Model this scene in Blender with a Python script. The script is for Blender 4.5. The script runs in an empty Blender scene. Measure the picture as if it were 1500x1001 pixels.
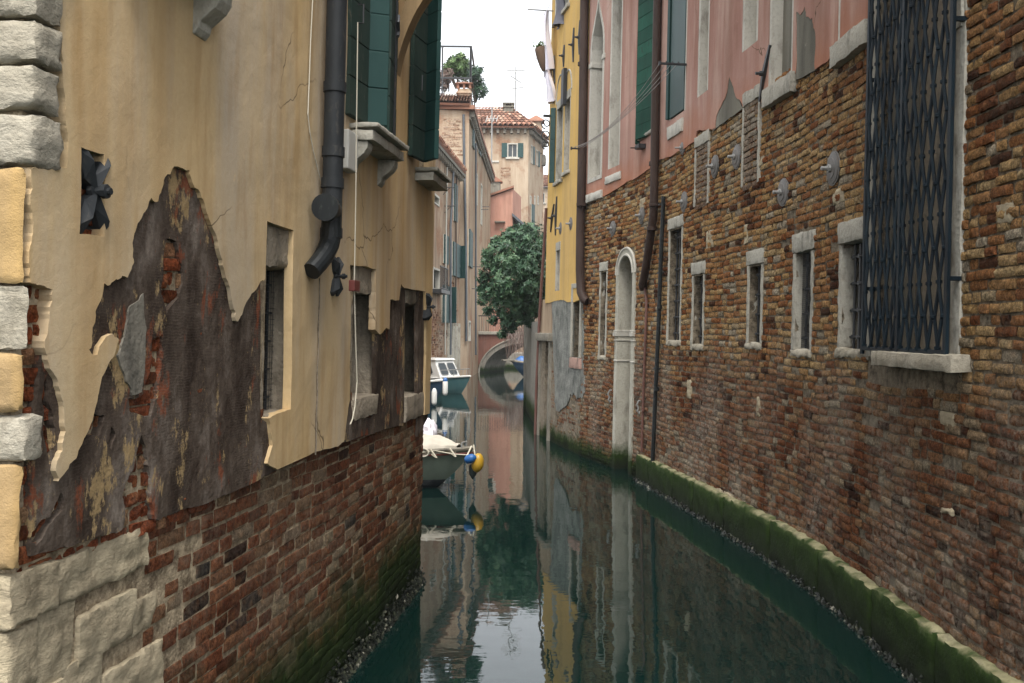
import bpy, bmesh, math, random
import numpy as np
from mathutils import Vector, noise as mnoise
from mathutils.geometry import delaunay_2d_cdt
R = math.radians
rng = random.Random(7)
scene = bpy.context.scene
COL = scene.collection

# ------------------------------------------------------------------ camera, sky, sun, exposure
F, YH, HC, ROLL = 1400.0, 485.0, 2.4, R(-0.45)
cam = bpy.data.cameras.new('camera')
cam.sensor_width = 36; cam.lens = 36 * F / 1500; cam.shift_y = -15.5 / 1500
cam.clip_start = 0.05; cam.clip_end = 3000
co = bpy.data.objects.new('camera', cam); COL.objects.link(co)
co.location = (0, 0, HC); co.rotation_euler = (R(90), ROLL, 0)
scene.camera = co
scene.view_settings.view_transform = 'Standard'; scene.view_settings.look = 'None'
scene.view_settings.gamma = 1; scene.view_settings.exposure = 1.82
SUN_EL, SUN_AZ = R(62), R(178)          # overcast: a broad soft sun high behind the camera
w = bpy.data.worlds.new('World'); scene.world = w; w.use_nodes = True
nt = w.node_tree; bg = nt.nodes['Background']
sky = nt.nodes.new('ShaderNodeTexSky'); sky.sky_type = 'NISHITA'; sky.sun_disc = False
sky.sun_elevation = SUN_EL; sky.sun_rotation = SUN_AZ; sky.air_density = 1.0; sky.dust_density = 1.5
hs = nt.nodes.new('ShaderNodeHueSaturation'); hs.inputs['Saturation'].default_value = 0.16
nt.links.new(sky.outputs[0], hs.inputs['Color']); nt.links.new(hs.outputs[0], bg.inputs[0])
bg.inputs[1].default_value = 0.12
sl = bpy.data.lights.new('sun', 'SUN'); sl.energy = 1.5; sl.angle = R(30); sl.color = (1, .96, .9)
so = bpy.data.objects.new('sun', sl); COL.objects.link(so)
so.rotation_euler = (R(90) - SUN_EL, 0, R(180) - SUN_AZ); so.location = (0, -10, 30)
scene.cycles.max_bounces = 8; scene.cycles.diffuse_bounces = 5; scene.cycles.use_denoising = True
scene.cycles.caustics_reflective = False; scene.cycles.caustics_refractive = False

# ------------------------------------------------------------------ materials
class Mat:
    def __init__(s, name, rough=.85, spec=.3):
        s.m = bpy.data.materials.new(name); s.m.use_nodes = True
        s.t = s.m.node_tree; s.b = s.t.nodes['Principled BSDF']
        s.b.inputs['Roughness'].default_value = rough
        s.b.inputs['Specular IOR Level'].default_value = spec
        s._pos = None
    def n(s, typ, **kw):
        x = s.t.nodes.new(typ)
        for k, v in kw.items(): setattr(x, k, v)
        return x
    def put(s, sock, v):
        if hasattr(v, 'is_linked') or isinstance(v, bpy.types.NodeSocket): s.t.links.new(v, sock)
        elif isinstance(v, (tuple, list)) and len(v) == 3 and sock.type == 'RGBA': sock.default_value = (*v, 1)
        else: sock.default_value = v
    def pos(s, sc=(1, 1, 1)):
        if s._pos is None: s._pos = s.n('ShaderNodeNewGeometry').outputs['Position']
        mp = s.n('ShaderNodeMapping'); s.t.links.new(s._pos, mp.inputs[0]); mp.inputs['Scale'].default_value = sc
        return mp.outputs[0]
    def noise(s, scale, detail=5, sc=(1, 1, 1), rough=.55, dist=0, out='Fac'):
        x = s.n('ShaderNodeTexNoise'); s.t.links.new(s.pos(sc), x.inputs['Vector'])
        x.inputs['Scale'].default_value = scale; x.inputs['Detail'].default_value = detail
        x.inputs['Roughness'].default_value = rough; x.inputs['Distortion'].default_value = dist
        return x.outputs[out]
    def vor(s, scale, feature='F1', sc=(1, 1, 1), out='Distance'):
        x = s.n('ShaderNodeTexVoronoi', feature=feature); s.t.links.new(s.pos(sc), x.inputs['Vector'])
        x.inputs['Scale'].default_value = scale
        return x.outputs[out]
    def ramp(s, fac, stops, interp='LINEAR'):
        x = s.n('ShaderNodeValToRGB'); x.color_ramp.interpolation = interp
        e = x.color_ramp.elements
        while len(e) < len(stops): e.new(.5)
        for i, (p, c) in enumerate(stops):
            e[i].position = p
            e[i].color = (*c, 1) if isinstance(c, (tuple, list)) else (c, c, c, 1)
        s.put(x.inputs[0], fac)
        return x.outputs[0]
    def mix(s, fac, a, b, mode='MIX'):
        x = s.n('ShaderNodeMix', data_type='RGBA', blend_type=mode)
        s.put(x.inputs[0], fac); s.put(x.inputs[6], a); s.put(x.inputs[7], b)
        return x.outputs[2]
    def math(s, op, a, b=0.0, c=0.0):
        x = s.n('ShaderNodeMath', operation=op)
        s.put(x.inputs[0], a); s.put(x.inputs[1], b); s.put(x.inputs[2], c)
        return x.outputs[0]
    def attr(s, name='rnd'):
        return s.n('ShaderNodeAttribute', attribute_name=name).outputs['Fac']
    def z(s):
        x = s.n('ShaderNodeSeparateXYZ'); s.pos(); s.t.links.new(s._pos, x.inputs[0]); return x.outputs[2]
    def y(s):
        x = s.n('ShaderNodeSeparateXYZ'); s.pos(); s.t.links.new(s._pos, x.inputs[0]); return x.outputs[1]
    def mr(s, v, a, b, c=0.0, d=1.0):
        x = s.n('ShaderNodeMapRange'); s.put(x.inputs[0], v)
        for i, q in enumerate((a, b, c, d)): s.put(x.inputs[1 + i], q)
        return x.outputs[0]
    def bump(s, h, strength=.5, dist=.01, prev=None):
        x = s.n('ShaderNodeBump'); s.put(x.inputs['Height'], h)
        x.inputs['Strength'].default_value = strength; x.inputs['Distance'].default_value = dist
        if prev is not None: s.t.links.new(prev, x.inputs['Normal'])
        s.t.links.new(x.outputs[0], s.b.inputs['Normal'])
        return x.outputs[0]
    def done(s, col=None, rough=None):
        if col is not None: s.put(s.b.inputs['Base Color'], col)
        if rough is not None: s.put(s.b.inputs['Roughness'], rough)
        return s.m

def algae(m, col, top=.45, amp=.35, dark=(.012, .016, .009), green=(.035, .055, .018), base=0.0):
    """weed and slime that grow from the water line up, with a ragged upper limit"""
    nz = m.noise(2.2, 6, (1, 1, .5)); nf = m.noise(14, 4)
    h = m.math('ADD', m.z(), m.math('MULTIPLY', m.math('SUBTRACT', nz, .5), -2 * amp))
    h = m.math('ADD', h, m.math('MULTIPLY', m.math('SUBTRACT', nf, .5), -.25))
    g = m.mr(h, top, top * .45 + base * .55)
    d = m.mr(h, top * .5 + base * .5, base + .02)
    return m.mix(d, m.mix(g, col, m.mix(nf, green, (green[0]*.5, green[1]*.55, green[2]*.5))), dark)

def mat_brick(name, stops, salts=0.0, saltcol=(.3, .27, .23), zones=None, weed=.45, dirt=.4):
    m = Mat(name, .92, .04)
    a = m.attr()
    col = m.ramp(a, stops)
    nz = m.noise(34, 7, rough=.72); n2 = m.noise(7, 5, (1, 1, 1), .6); pit = m.noise(85, 4, rough=.7)
    grain = m.math('MULTIPLY', m.mr(nz, .34, .66, .35, 1.3), m.mr(pit, .36, .6, .55, 1.15))
    def body_(c):
        c = m.mix(m.mr(m.noise(11, 5), .52, .68, 0, .55), c, m.mix(.6, c, (.36, .17, .07)))
        return m.mix(1.0, c, grain, 'MULTIPLY')
    col = body_(col)
    if zones is not None:      # lower courses are another, redder and harder brick
        zz = m.math('ADD', m.z(), m.math('MULTIPLY', m.math('SUBTRACT', m.noise(.9, 4), .5), 1.6))
        col = m.mix(m.mr(zz, zones['z0'] + .25, zones['z0'] - .25), col, body_(m.ramp(a, zones['stops'])))
    if salts:
        sn = m.noise(1.1, 6, (1, 1, .55), .62)
        s2 = m.math('MULTIPLY', m.mr(sn, .42, .62), m.mr(m.noise(24, 6, rough=.75), .4, .58))
        if zones is not None: s2 = m.math('MULTIPLY', s2, m.mr(m.z(), zones['z0'] + .5, zones['z0'] - .5, .15, 1))
        col = m.mix(m.math('MULTIPLY', s2, salts), col, saltcol)
    col = m.mix(m.math('MULTIPLY', m.mr(n2, .52, .75), dirt), col, (.04, .033, .026))
    if weed: col = algae(m, col, weed)
    b = m.bump(nz, 1.0, .022); m.bump(pit, .8, .008, b)
    return m.done(col)

B_OCHRE = [(0, (.06, .025, .013)), (.14, (.2, .07, .026)), (.3, (.29, .125, .047)), (.46, (.34, .175, .072)), (.64, (.4, .25, .105)), (.84, (.45, .32, .165)), (.93, (.24, .2, .14)), (1, (.38, .32, .23))]
B_RED = [(0, (.04, .018, .011)), (.22, (.13, .045, .021)), (.45, (.19, .076, .034)), (.68, (.22, .11, .053)), (.88, (.27, .18, .1)), (1, (.27, .22, .15))]
B_DEEP = [(0, (.03, .013, .01)), (.05, (.035, .034, .032)), (.1, (.08, .028, .015)), (.4, (.17, .055, .025)), (.62, (.22, .09, .045)), (.8, (.23, .15, .085)), (.92, (.26, .19, .13)), (1, (.28, .22, .14))]
B_RUST = [(0, (.12, .035, .015)), (.5, (.28, .075, .03)), (.8, (.32, .11, .05)), (1, (.33, .2, .11))]
M = {}
M['brick_ochre'] = mat_brick('ochre_and_red_brick', B_OCHRE, .8, (.3, .255, .2), zones=dict(stops=B_RED, z0=2.0), weed=.35)
M['brick_red'] = mat_brick('red_brick', B_DEEP, .4, saltcol=(.24, .19, .14), weed=.75, dirt=.35)
M['brick_rust'] = mat_brick('rusty_red_brick', B_RUST, .15, weed=0)
M['brick_pale'] = mat_brick('pale_orange_brick', [(0, (.22, .12, .075)), (.5, (.36, .22, .14)), (1, (.46, .34, .25))], .5, saltcol=(.45, .38, .3), weed=0)
M['brick_salt'] = mat_brick('salt_bleached_brick', [(0, (.16, .1, .07)), (.5, (.24, .18, .13)), (1, (.3, .26, .2))], .6, (.33, .29, .23), weed=0)
M['brick_far'] = mat_brick('weathered_brick', B_RED, .5, weed=.4)

def mat_mortar(name, c1, c2, weed=.4, salts=0):
    m = Mat(name, .95, .03)
    n = m.noise(11, 8, rough=.75)
    col = m.mix(m.mr(n, .38, .62), c1, c2)
    if salts:
        sn = m.noise(1.1, 6, (1, 1, .55), .62)
        s2 = m.math('MULTIPLY', m.mr(sn, .42, .62), m.mr(m.z(), 2.5, 1.5, .15, 1))
        col = m.mix(m.math('MULTIPLY', s2, salts), col, (.24, .205, .16))
    if weed: col = algae(m, col, weed)
    m.bump(m.noise(60, 5), .8, .015)
    return m.done(col)
M['mortar'] = mat_mortar('grey_brown_mortar', (.045, .036, .025), (.26, .215, .155), .35, .8)
M['mortar_pale'] = mat_mortar('pale_lime_mortar', (.12, .09, .06), (.42, .34, .23), .75)

def mat_plaster(name, base, alt, streak, dirtcol=(.1, .075, .05), fine=1.0, streak_amt=.6, low=None, weed=0, blotch=False):
    m = Mat(name, .92, .06)
    big = m.noise(.8, 5, (1, 1, .5)); st = m.noise(3.2, 6, (1, 1, .1), .6); st2 = m.noise(9, 5, (1, 1, .12))
    col = m.mix(m.mr(big, .35, .65), base, alt)
    col = m.mix(m.math('MULTIPLY', m.mr(st, .45, .72), streak_amt), col, streak)
    col = m.mix(m.math('MULTIPLY', m.mr(st2, .52, .74), .5), col, dirtcol)
    col = m.mix(m.math('MULTIPLY', m.mr(m.noise(1.7, 4, (1, 1, .07), .5), .56, .66), .45), col, dirtcol)
    fn = m.noise(45, 5, rough=.65)
    col = m.mix(m.math('MULTIPLY', m.mr(fn, .4, .75), .16), col, dirtcol)
    if name in ('ochre_plaster', 'warm_ochre_plaster', 'pink_plaster'):
        vc = m.n('ShaderNodeTexVoronoi', feature='DISTANCE_TO_EDGE'); vv = m.n('ShaderNodeVectorMath', operation='ADD')
        m.t.links.new(m.pos((1, 1, .8)), vv.inputs[0]); wn = m.n('ShaderNodeVectorMath', operation='SCALE'); m.t.links.new(m.noise(1.3, 4, out='Color'), wn.inputs[0]); wn.inputs['Scale'].default_value = .55
        m.t.links.new(wn.outputs[0], vv.inputs[1]); m.t.links.new(vv.outputs[0], vc.inputs['Vector']); vc.inputs['Scale'].default_value = .9
        ck = m.math('MULTIPLY', m.mr(vc.outputs['Distance'], .0045, .001), m.mr(m.noise(.8, 2), .52, .6))
        col = m.mix(m.math('MULTIPLY', ck, .75), col, (.06, .04, .02))
    sp = m.noise(4, 8, rough=.7)
    col = m.mix(m.mr(sp, .66, .72, 0, .5), col, (min(base[0]*1.25, .8), min(base[1]*1.28, .75), min(base[2]*1.35, .7)))
    if blotch: col = m.mix(m.mr(m.noise(.55, 6, rough=.65), .52, .6, 0, .8), col, m.mix(m.mr(m.noise(6, 4, (1, 1, 3)), .4, .6), (.3, .17, .1), (.2, .11, .07)))
    if low: col = m.mix(m.mr(m.math('ADD', m.z(), m.math('MULTIPLY', m.noise(1.5, 4), 1.0)), low[0], low[1]), col, low[2])
    if weed: col = algae(m, col, weed)
    b = m.bump(m.noise(2.0, 3), .35, .06)
    b = m.bump(fn, .32 * fine, .006, b); m.bump(m.noise(190, 3), .45 * fine, .002, b)
    return m.done(col)
M['plaster_ochre'] = mat_plaster('ochre_plaster', (.55, .39, .2), (.47, .375, .245), (.45, .375, .285), (.32, .18, .06), streak_amt=.9)
M['plaster_quoin'] = mat_plaster('warm_ochre_plaster', (.43, .285, .115), (.33, .22, .1), (.3, .22, .13), (.13, .085, .045), streak_amt=.9, fine=2)
M['plaster_pink'] = mat_plaster('pink_plaster', (.41, .25, .205), (.3, .165, .13), (.48, .35, .29), (.2, .1, .07), streak_amt=.9, low=(6.0, 5.1, (.36, .14, .07)))
M['plaster_yellow'] = mat_plaster('yellow_plaster', (.6, .385, .12), (.53, .35, .13), (.5, .35, .17), (.32, .22, .1), streak_amt=.5)
M['cement'] = mat_plaster('grey_cement_render', (.21, .195, .155), (.12, .115, .095), (.27, .255, .21), (.06, .055, .045), streak_amt=.8, fine=1.8)
M['plaster_tan'] = mat_plaster('tan_plaster', (.35, .265, .185), (.25, .18, .12), (.42, .335, .245), (.17, .11, .07), streak_amt=.9, blotch=True)
M['plaster_cream'] = mat_plaster('cream_plaster', (.41, .325, .235), (.32, .24, .17), (.46, .38, .285), (.25, .16, .1), streak_amt=.8, blotch=True)
M['plaster_brown'] = mat_plaster('stained_brown_plaster', (.33, .24, .17), (.24, .17, .115), (.42, .33, .24), (.1, .07, .05), streak_amt=.9, blotch=True)
M['plaster_salmon'] = mat_plaster('salmon_plaster', (.45, .24, .18), (.38, .2, .15), (.46, .28, .21), (.25, .14, .1), streak_amt=.5)
M['plaster_bridge'] = mat_plaster('dusty_red_plaster', (.24, .115, .09), (.2, .1, .075), (.3, .18, .14), (.1, .06, .05), weed=.5)

m = Mat('dark_scratch_coat', .92, .05)      # combed brown undercoat that shows where the ochre has fallen off
mp = m.pos((0, 1, 1)); vw = m.n('ShaderNodeTexWave', wave_type='BANDS', bands_direction='Z')
m.t.links.new(m.pos((1, 1, 1)), vw.inputs[0]); vw.inputs['Scale'].default_value = 24; vw.inputs['Distortion'].default_value = 9
vw.inputs['Detail'].default_value = 3; vw.inputs['Detail Scale'].default_value = .5; vw.inputs['Detail Roughness'].default_value = .6
nn = m.noise(4.5, 8, (1, 1, .55), .7)
c = m.ramp(nn, [(.28, (.018, .012, .009)), (.42, (.046, .033, .025)), (.54, (.088, .067, .052)), (.62, (.14, .113, .092)), (.72, (.24, .2, .165))])
c = m.mix(m.mr(m.noise(3.6, 10, (1, 1, .5), .78), .565, .59, 0, .9), c, (.34, .24, .12))
c = m.mix(m.mr(m.noise(4.2, 8, (1, 1, .5), .72, .2), .575, .62, 0, .85), c, (.2, .06, .028))
c = m.mix(m.math('MULTIPLY', m.mr(vw.outputs['Fac'], .65, 1), m.mr(m.noise(2.5, 4), .45, .7, 0, .3)), c, (.15, .12, .1))
b = m.bump(m.math('MULTIPLY', vw.outputs['Fac'], m.mr(m.noise(3, 4), .45, .7)), .3, .003); b = m.bump(m.noise(26, 6, rough=.7), .9, .012, b); m.bump(m.noise(5, 5), .6, .03, b)
M['scratch'] = m.done(c)

def mat_stone(name, c1, c2, dark=(.07, .065, .055), weed=0, base=0., lay=False, bs=1.0, rough=.85, toppale=False):
    m = Mat(name, rough, .1)
    n = m.noise(3.5, 7, rough=.65); n2 = m.noise(30, 5); n3 = m.noise(6, 7, (1, 1, .35), .7)
    col = m.mix(m.mr(n, .3, .7), c1, c2)
    col = m.mix(m.math('MULTIPLY', m.mr(n3, .52, .7), .75), col, dark)
    col = m.mix(m.math('MULTIPLY', m.mr(n2, .5, .8), .4), col, dark)
    if weed:
        dry = col; col = algae(m, col, weed, .16, green=(.03, .055, .012), base=base)
        if toppale:
            nx = m.n('ShaderNodeSeparateXYZ'); m.t.links.new(m._pos.node.outputs['Normal'], nx.inputs[0])
            col = m.mix(m.math('MULTIPLY', m.mr(nx.outputs[2], .45, .8), m.mr(m.noise(5, 4), .35, .55)), col, dry)
    b = m.bump(n2, .7 * bs, .012)
    if lay: b = m.bump(m.noise(12, 7, (.8, .8, 1.8), .72, .3), .55, .035, b)
    m.bump(m.noise(90, 4), .5 * bs, .005, b)
    return m.done(col)
M['stone'] = mat_stone('istrian_stone', (.42, .4, .34), (.33, .31, .26))
M['stone_rough'] = mat_stone('layered_limestone', (.4, .365, .295), (.28, .25, .19), (.1, .085, .06), lay=True)
M['stone_warm'] = mat_stone('warm_limestone', (.43, .365, .25), (.3, .25, .17), (.12, .095, .06), lay=True)
M['stone_dirty'] = mat_stone('dirty_limestone', (.24, .22, .18), (.17, .155, .125))
M['stone_pale'] = mat_stone('pale_smooth_stone', (.5, .48, .42), (.42, .4, .35), (.2, .18, .15), bs=.4)
M['stone_kerb'] = mat_stone('weedy_kerb_stone', (.29, .265, .16), (.2, .185, .1), weed=.85, base=.0, toppale=True)
M['stone_door'] = mat_stone('pale_door_stone', (.46, .44, .37), (.36, .34, .28), (.14, .13, .1), weed=.5, bs=.8)
M['cement_wall'] = mat_stone('pale_concrete', (.27, .255, .22), (.19, .18, .155), (.08, .075, .06), weed=.7)
M['cement_blue'] = mat_stone('mottled_grey_render', (.3, .3, .27), (.1, .105, .095), (.05, .05, .045), weed=.75, bs=1.8)
M['stone_pink'] = mat_stone('pink_marble', (.42, .27, .22), (.34, .22, .18))
M['stone_bridge'] = mat_stone('grey_bridge_stone', (.3, .28, .24), (.2, .19, .16), weed=.4)
M['jamb_rough'] = mat_stone('crumbling_grey_render', (.34, .29, .22), (.22, .185, .14), bs=1.6)

def mat_paint(name, c1, c2, rough=.5, wear=0.0, wearcol=(.2, .18, .15), spec=.4, bs=.3, boards=False):
    m = Mat(name, rough, spec)
    n = m.noise(5, 6, (1, 1, .3)); n2 = m.noise(26, 6, (1, 1, .35), .7)
    col = m.mix(m.mr(n, .35, .65), c1, c2)
    if wear: col = m.mix(m.mr(n2, .62 - wear * .15, .74 - wear * .15), col, wearcol)
    if boards: col = m.mix(m.mr(m.attr(), 0, 1, .0, .75), col, (c1[0]*.45, c1[1]*.45, c1[2]*.45))
    m.bump(n2, bs, .004)
    return m.done(col)
M['teal'] = mat_paint('dark_teal_paint', (.003, .034, .03), (.006, .042, .037), .7, .0)
M['teal_grey'] = mat_paint('worn_teal_paint_inner_light', (.016, .034, .028), (.03, .046, .037), .75, .25, (.08, .075, .06), .15)  # teal greyed to carry the different light on inner leaf faces, plus wear
M['green'] = mat_paint('worn_green_paint', (.006, .055, .034), (.013, .085, .053), .7, .5, (.018, .03, .022), .15, boards=True)
M['green_dark'] = mat_paint('deep_green_paint', (.003, .03, .027), (.008, .042, .036), .5, .2, (.02, .03, .027))
M['green_far'] = mat_paint('faded_green_paint', (.008, .04, .038), (.013, .05, .047), .6)
M['zinc'] = mat_paint('dark_zinc', (.013, .015, .017), (.027, .03, .032), .55, .4, (.05, .047, .042), .2)
M['zinc_far'] = mat_paint('lead_grey_pipe', (.055, .065, .075), (.09, .1, .11), .5)
M['black'] = mat_paint('black_plastic', (.008, .01, .011), (.016, .019, .02), .45, .3, (.04, .045, .042), .25)
M['brown_pipe'] = mat_paint('brown_copper_pipe', (.035, .022, .018), (.055, .036, .029), .55, .3, (.02, .014, .011), .15)
M['rust_pipe'] = mat_paint('rusty_red_pipe', (.09, .04, .03), (.13, .06, .045), .55, .3, (.05, .03, .025))
M['iron'] = mat_paint('black_iron', (.012, .014, .016), (.022, .024, .026), .5, .3, (.05, .035, .025), .5)
M['iron_blue'] = mat_paint('blue_black_iron', (.003, .007, .011), (.007, .016, .023), .55, .3, (.015, .012, .01), .15)
M['steel'] = mat_paint('grey_steel', (.2, .2, .19), (.28, .28, .27), .45, .3, (.12, .1, .08), .5)
M['disc'] = mat_paint('dull_steel_plate', (.085, .08, .072), (.13, .12, .11), .55, .4, (.09, .07, .055), .5)
M['rope'] = mat_paint('off_white_cord', (.5, .46, .36), (.56, .52, .42), .8)
M['wire'] = mat_paint('grey_line', (.2, .18, .17), (.26, .24, .22), .6)
M['whitebox'] = mat_paint('grey_white_plastic', (.4, .4, .37), (.47, .46, .42), .5, .1, (.25, .24, .2))
M['white'] = mat_paint('white_gelcoat', (.62, .61, .57), (.56, .55, .52), .35, .1, (.4, .38, .33), .5)
M['canvas'] = mat_paint('off_white_canvas', (.52, .48, .4), (.42, .385, .32), .85)
M['hull'] = mat_paint('grey_green_hull', (.14, .185, .15), (.17, .21, .175), .4, .1, (.09, .11, .09), .5)
M['hull_teal'] = mat_paint('teal_hull', (.05, .13, .14), (.07, .15, .155), .4)
M['hull_navy'] = mat_paint('dark_blue_hull', (.02, .045, .08), (.03, .06, .1), .4)
def mat_hull(name, c, low, zl):
    m = Mat(name, .4, .4); n = m.noise(7, 5); z = m.z()
    col = m.mix(m.mr(n, .4, .7, 0, .35), c, (c[0]*.55, c[1]*.6, c[2]*.5))
    col = m.mix(m.mr(m.math('ADD', z, m.math('MULTIPLY', n, -.02)), zl+.04, zl+.035), col, low)
    m.bump(n, .2, .004); return m.done(col)
M['hull2'] = mat_hull('grey_green_hull_dark_bottom', (.16, .2, .165), (.012, .018, .024), .09)
M['antifoul'] = mat_paint('dark_antifouling', (.012, .02, .022), (.02, .032, .03), .6)
M['blue'] = mat_paint('bright_blue_plastic', (.015, .085, .26), (.015, .1, .3), .4)
M['yellow'] = mat_paint('yellow_plastic', (.46, .28, .02), (.4, .23, .02), .4, .2, (.3, .18, .04))
M['redbrown'] = mat_paint('red_brown_stripe', (.13, .03, .025), (.11, .028, .022), .5)
M['cloth_white'] = mat_paint('white_cotton', (.72, .7, .74), (.66, .63, .7), .9, .15, (.6, .4, .5))
M['cloth_grey'] = mat_paint('grey_cloth', (.1, .1, .12), (.16, .16, .18), .9)
M['moss_fibre'] = mat_paint('coconut_fibre', (.09, .055, .035), (.14, .09, .06), .95, .2, (.05, .06, .02))
M['conduit'] = mat_paint('pale_grey_conduit', (.33, .32, .28), (.4, .39, .34), .6)
M['void'] = mat_paint('unlit_room', (.008, .008, .008), (.013, .012, .012), .9, spec=.1)
M['wood_dark'] = mat_paint('dark_old_wood', (.04, .028, .02), (.07, .05, .036), .8)
M['bracket_plaster'] = mat_plaster('brown_ochre_plaster', (.34, .235, .12), (.3, .21, .115), (.26, .19, .12))

m = Mat('dusty_window_glass', .08, .5); m.b.inputs['Base Color'].default_value = (.025, .032, .035, 1)
m.bump(m.noise(2, 2), .1, .02); M['glass'] = m.m
m = Mat('roof_tile', .9, .2); a = m.attr()
c = m.ramp(a, [(0, (.1, .05, .035)), (.35, (.24, .115, .075)), (.7, (.33, .17, .115)), (1, (.42, .3, .22))])
M['tile'] = m.done(m.mix(m.mr(m.noise(3, 5), .5, .7, 0, .6), c, (.14, .1, .08)))
def mat_leaf(name, c1, c2, c3):
    m = Mat(name, .45, .4); a = m.attr()
    col = m.ramp(a, [(0, c1), (.55, c2), (1, c3)])
    m.b.inputs['Subsurface Weight'].default_value = 0
    return m.done(col)
M['leaf'] = mat_leaf('dark_evergreen_leaf', (.01, .034, .016), (.032, .082, .038), (.11, .19, .095))
M['leaf_light'] = mat_leaf('light_green_leaf', (.04, .08, .02), (.075, .14, .035), (.13, .19, .06))
M['leaf_dry'] = mat_leaf('dry_twig', (.09, .06, .045), (.14, .09, .07), (.2, .14, .11))
M['bark'] = mat_stone('grey_bark', (.12, .1, .08), (.08, .065, .05))

m = Mat('canal_water', .02, .5)
m.b.inputs['IOR'].default_value = 1.55
wv = m.noise(1.6, 3, (1, .55, 1), .5); wf = m.noise(7, 2, (1, .5, 1), .5)
far = m.mr(m.y(), 26, 46, .6, 2.0); wv2 = m.math('MULTIPLY', m.math('SUBTRACT', wv, .5), far)
b = m.bump(wv2, .03, .12); b = m.bump(m.noise(4, 3, (.6, 1.6, 1)), .016, .05, b); m.bump(wf, .02, .04, b)
M['water'] = m.done(m.mix(m.noise(.25, 3), (.0015, .0105, .009), (.0025, .0135, .011)))
m = Mat('mussel_shell_and_glint', .45, .4); a = m.attr(); M['mussel'] = m.done(m.ramp(a, [(0, (.008, .01, .008)), (.6, (.02, .024, .016)), (.85, (.05, .055, .035)), (1, (.22, .21, .17))]))
m = Mat('canal_mud', .95, .1); M['mud'] = m.done(m.mix(m.noise(1, 5), (.03, .03, .02), (.05, .045, .035)))
# ------------------------------------------------------------------ geometry helpers
def ray(x, y):
    """direction of the sight line through a pixel of the 1500 x 1001 photograph"""
    a = (x - 750) / F; b = (YH - y) / F
    c, s = math.cos(ROLL), math.sin(ROLL)
    return Vector((a * c + b * s, 1, -a * s + b * c))
CAMP = Vector((0, 0, HC))
def at(x, y, depth): return CAMP + ray(x, y) * depth

class Wall:
    """a facade: plan polyline, side the canal is on (+1: canal towards +x when walking +y), lean in x per metre of height"""
    def __init__(s, pts, side, lean=0, smooth=True):
        P = [Vector((a, b)) for a, b in pts]
        if smooth:
            Q = []
            E = [2 * P[0] - P[1]] + P + [2 * P[-1] - P[-2]]
            for i in range(1, len(E) - 2):
                p0, p1, p2, p3 = E[i-1], E[i], E[i+1], E[i+2]
                for k in range(8):
                    t = k / 8
                    Q.append(.5 * ((2*p1) + (p2-p0)*t + (2*p0-5*p1+4*p2-p3)*t*t + (3*p1-p0-3*p2+p3)*t**3))
            Q.append(P[-1]); P = Q
        s.P = P; s.side = side; s.lean = lean
        s.S = [0]
        for a, b in zip(P, P[1:]): s.S.append(s.S[-1] + (b - a).length)
        s.T = [(b - a).normalized() for a, b in zip(P, P[1:])]
        s.VT = [s.T[0]] + [(a + b).normalized() for a, b in zip(s.T, s.T[1:])] + [s.T[-1]]
        s.len = s.S[-1]
    def base(s, q):
        S = s.S
        if q <= 0: t = s.T[0]; return s.P[0] + t * q, t
        if q >= s.len: t = s.T[-1]; return s.P[-1] + t * (q - s.len), t
        lo, hi = 0, len(S) - 1
        while hi - lo > 1:
            mid = (lo + hi) // 2
            if S[mid] <= q: lo = mid
            else: hi = mid
        k = (q - S[lo]) / (S[lo+1] - S[lo])
        return s.P[lo].lerp(s.P[lo+1], k), s.VT[lo].lerp(s.VT[lo+1], k).normalized()
    def pt(s, q, z, d=0.0):
        p, t = s.base(q)
        return Vector((p.x + s.side * t.y * d + s.lean * z, p.y - s.side * t.x * d, z))
    def __call__(s, c): return s.pt(*c)
    def px(s, x, y, d=0.0):
        """(s, z) of the wall point seen at a pixel"""
        D = ray(x, y); ox, dx, dy = -s.lean * HC, D.x - s.lean * D.z, D.y
        best = None; n = len(s.P)
        for i in range(n - 1):
            a = s.P[i] + Vector((s.VT[i].y, -s.VT[i].x)) * (s.side * d)
            b = s.P[i+1] + Vector((s.VT[i+1].y, -s.VT[i+1].x)) * (s.side * d)
            e = b - a
            den = dx * e.y - dy * e.x
            if abs(den) < 1e-9: continue
            t = ((a.x - ox) * e.y - a.y * e.x) / den
            k = ((a.x - ox) * dy - a.y * dx) / den
            lo = -1e9 if i == 0 else -1e-6; hi = 1e9 if i == n - 2 else 1 + 1e-6
            if t > 0 and lo <= k <= hi and (best is None or t < best[0]):
                best = (t, s.S[i] + k * (s.S[i+1] - s.S[i]), HC + t * D.z)
        return (best[1], best[2])
    def poly(s, pts, d=0.0): return [s.px(x, y, d) for x, y in pts]

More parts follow.
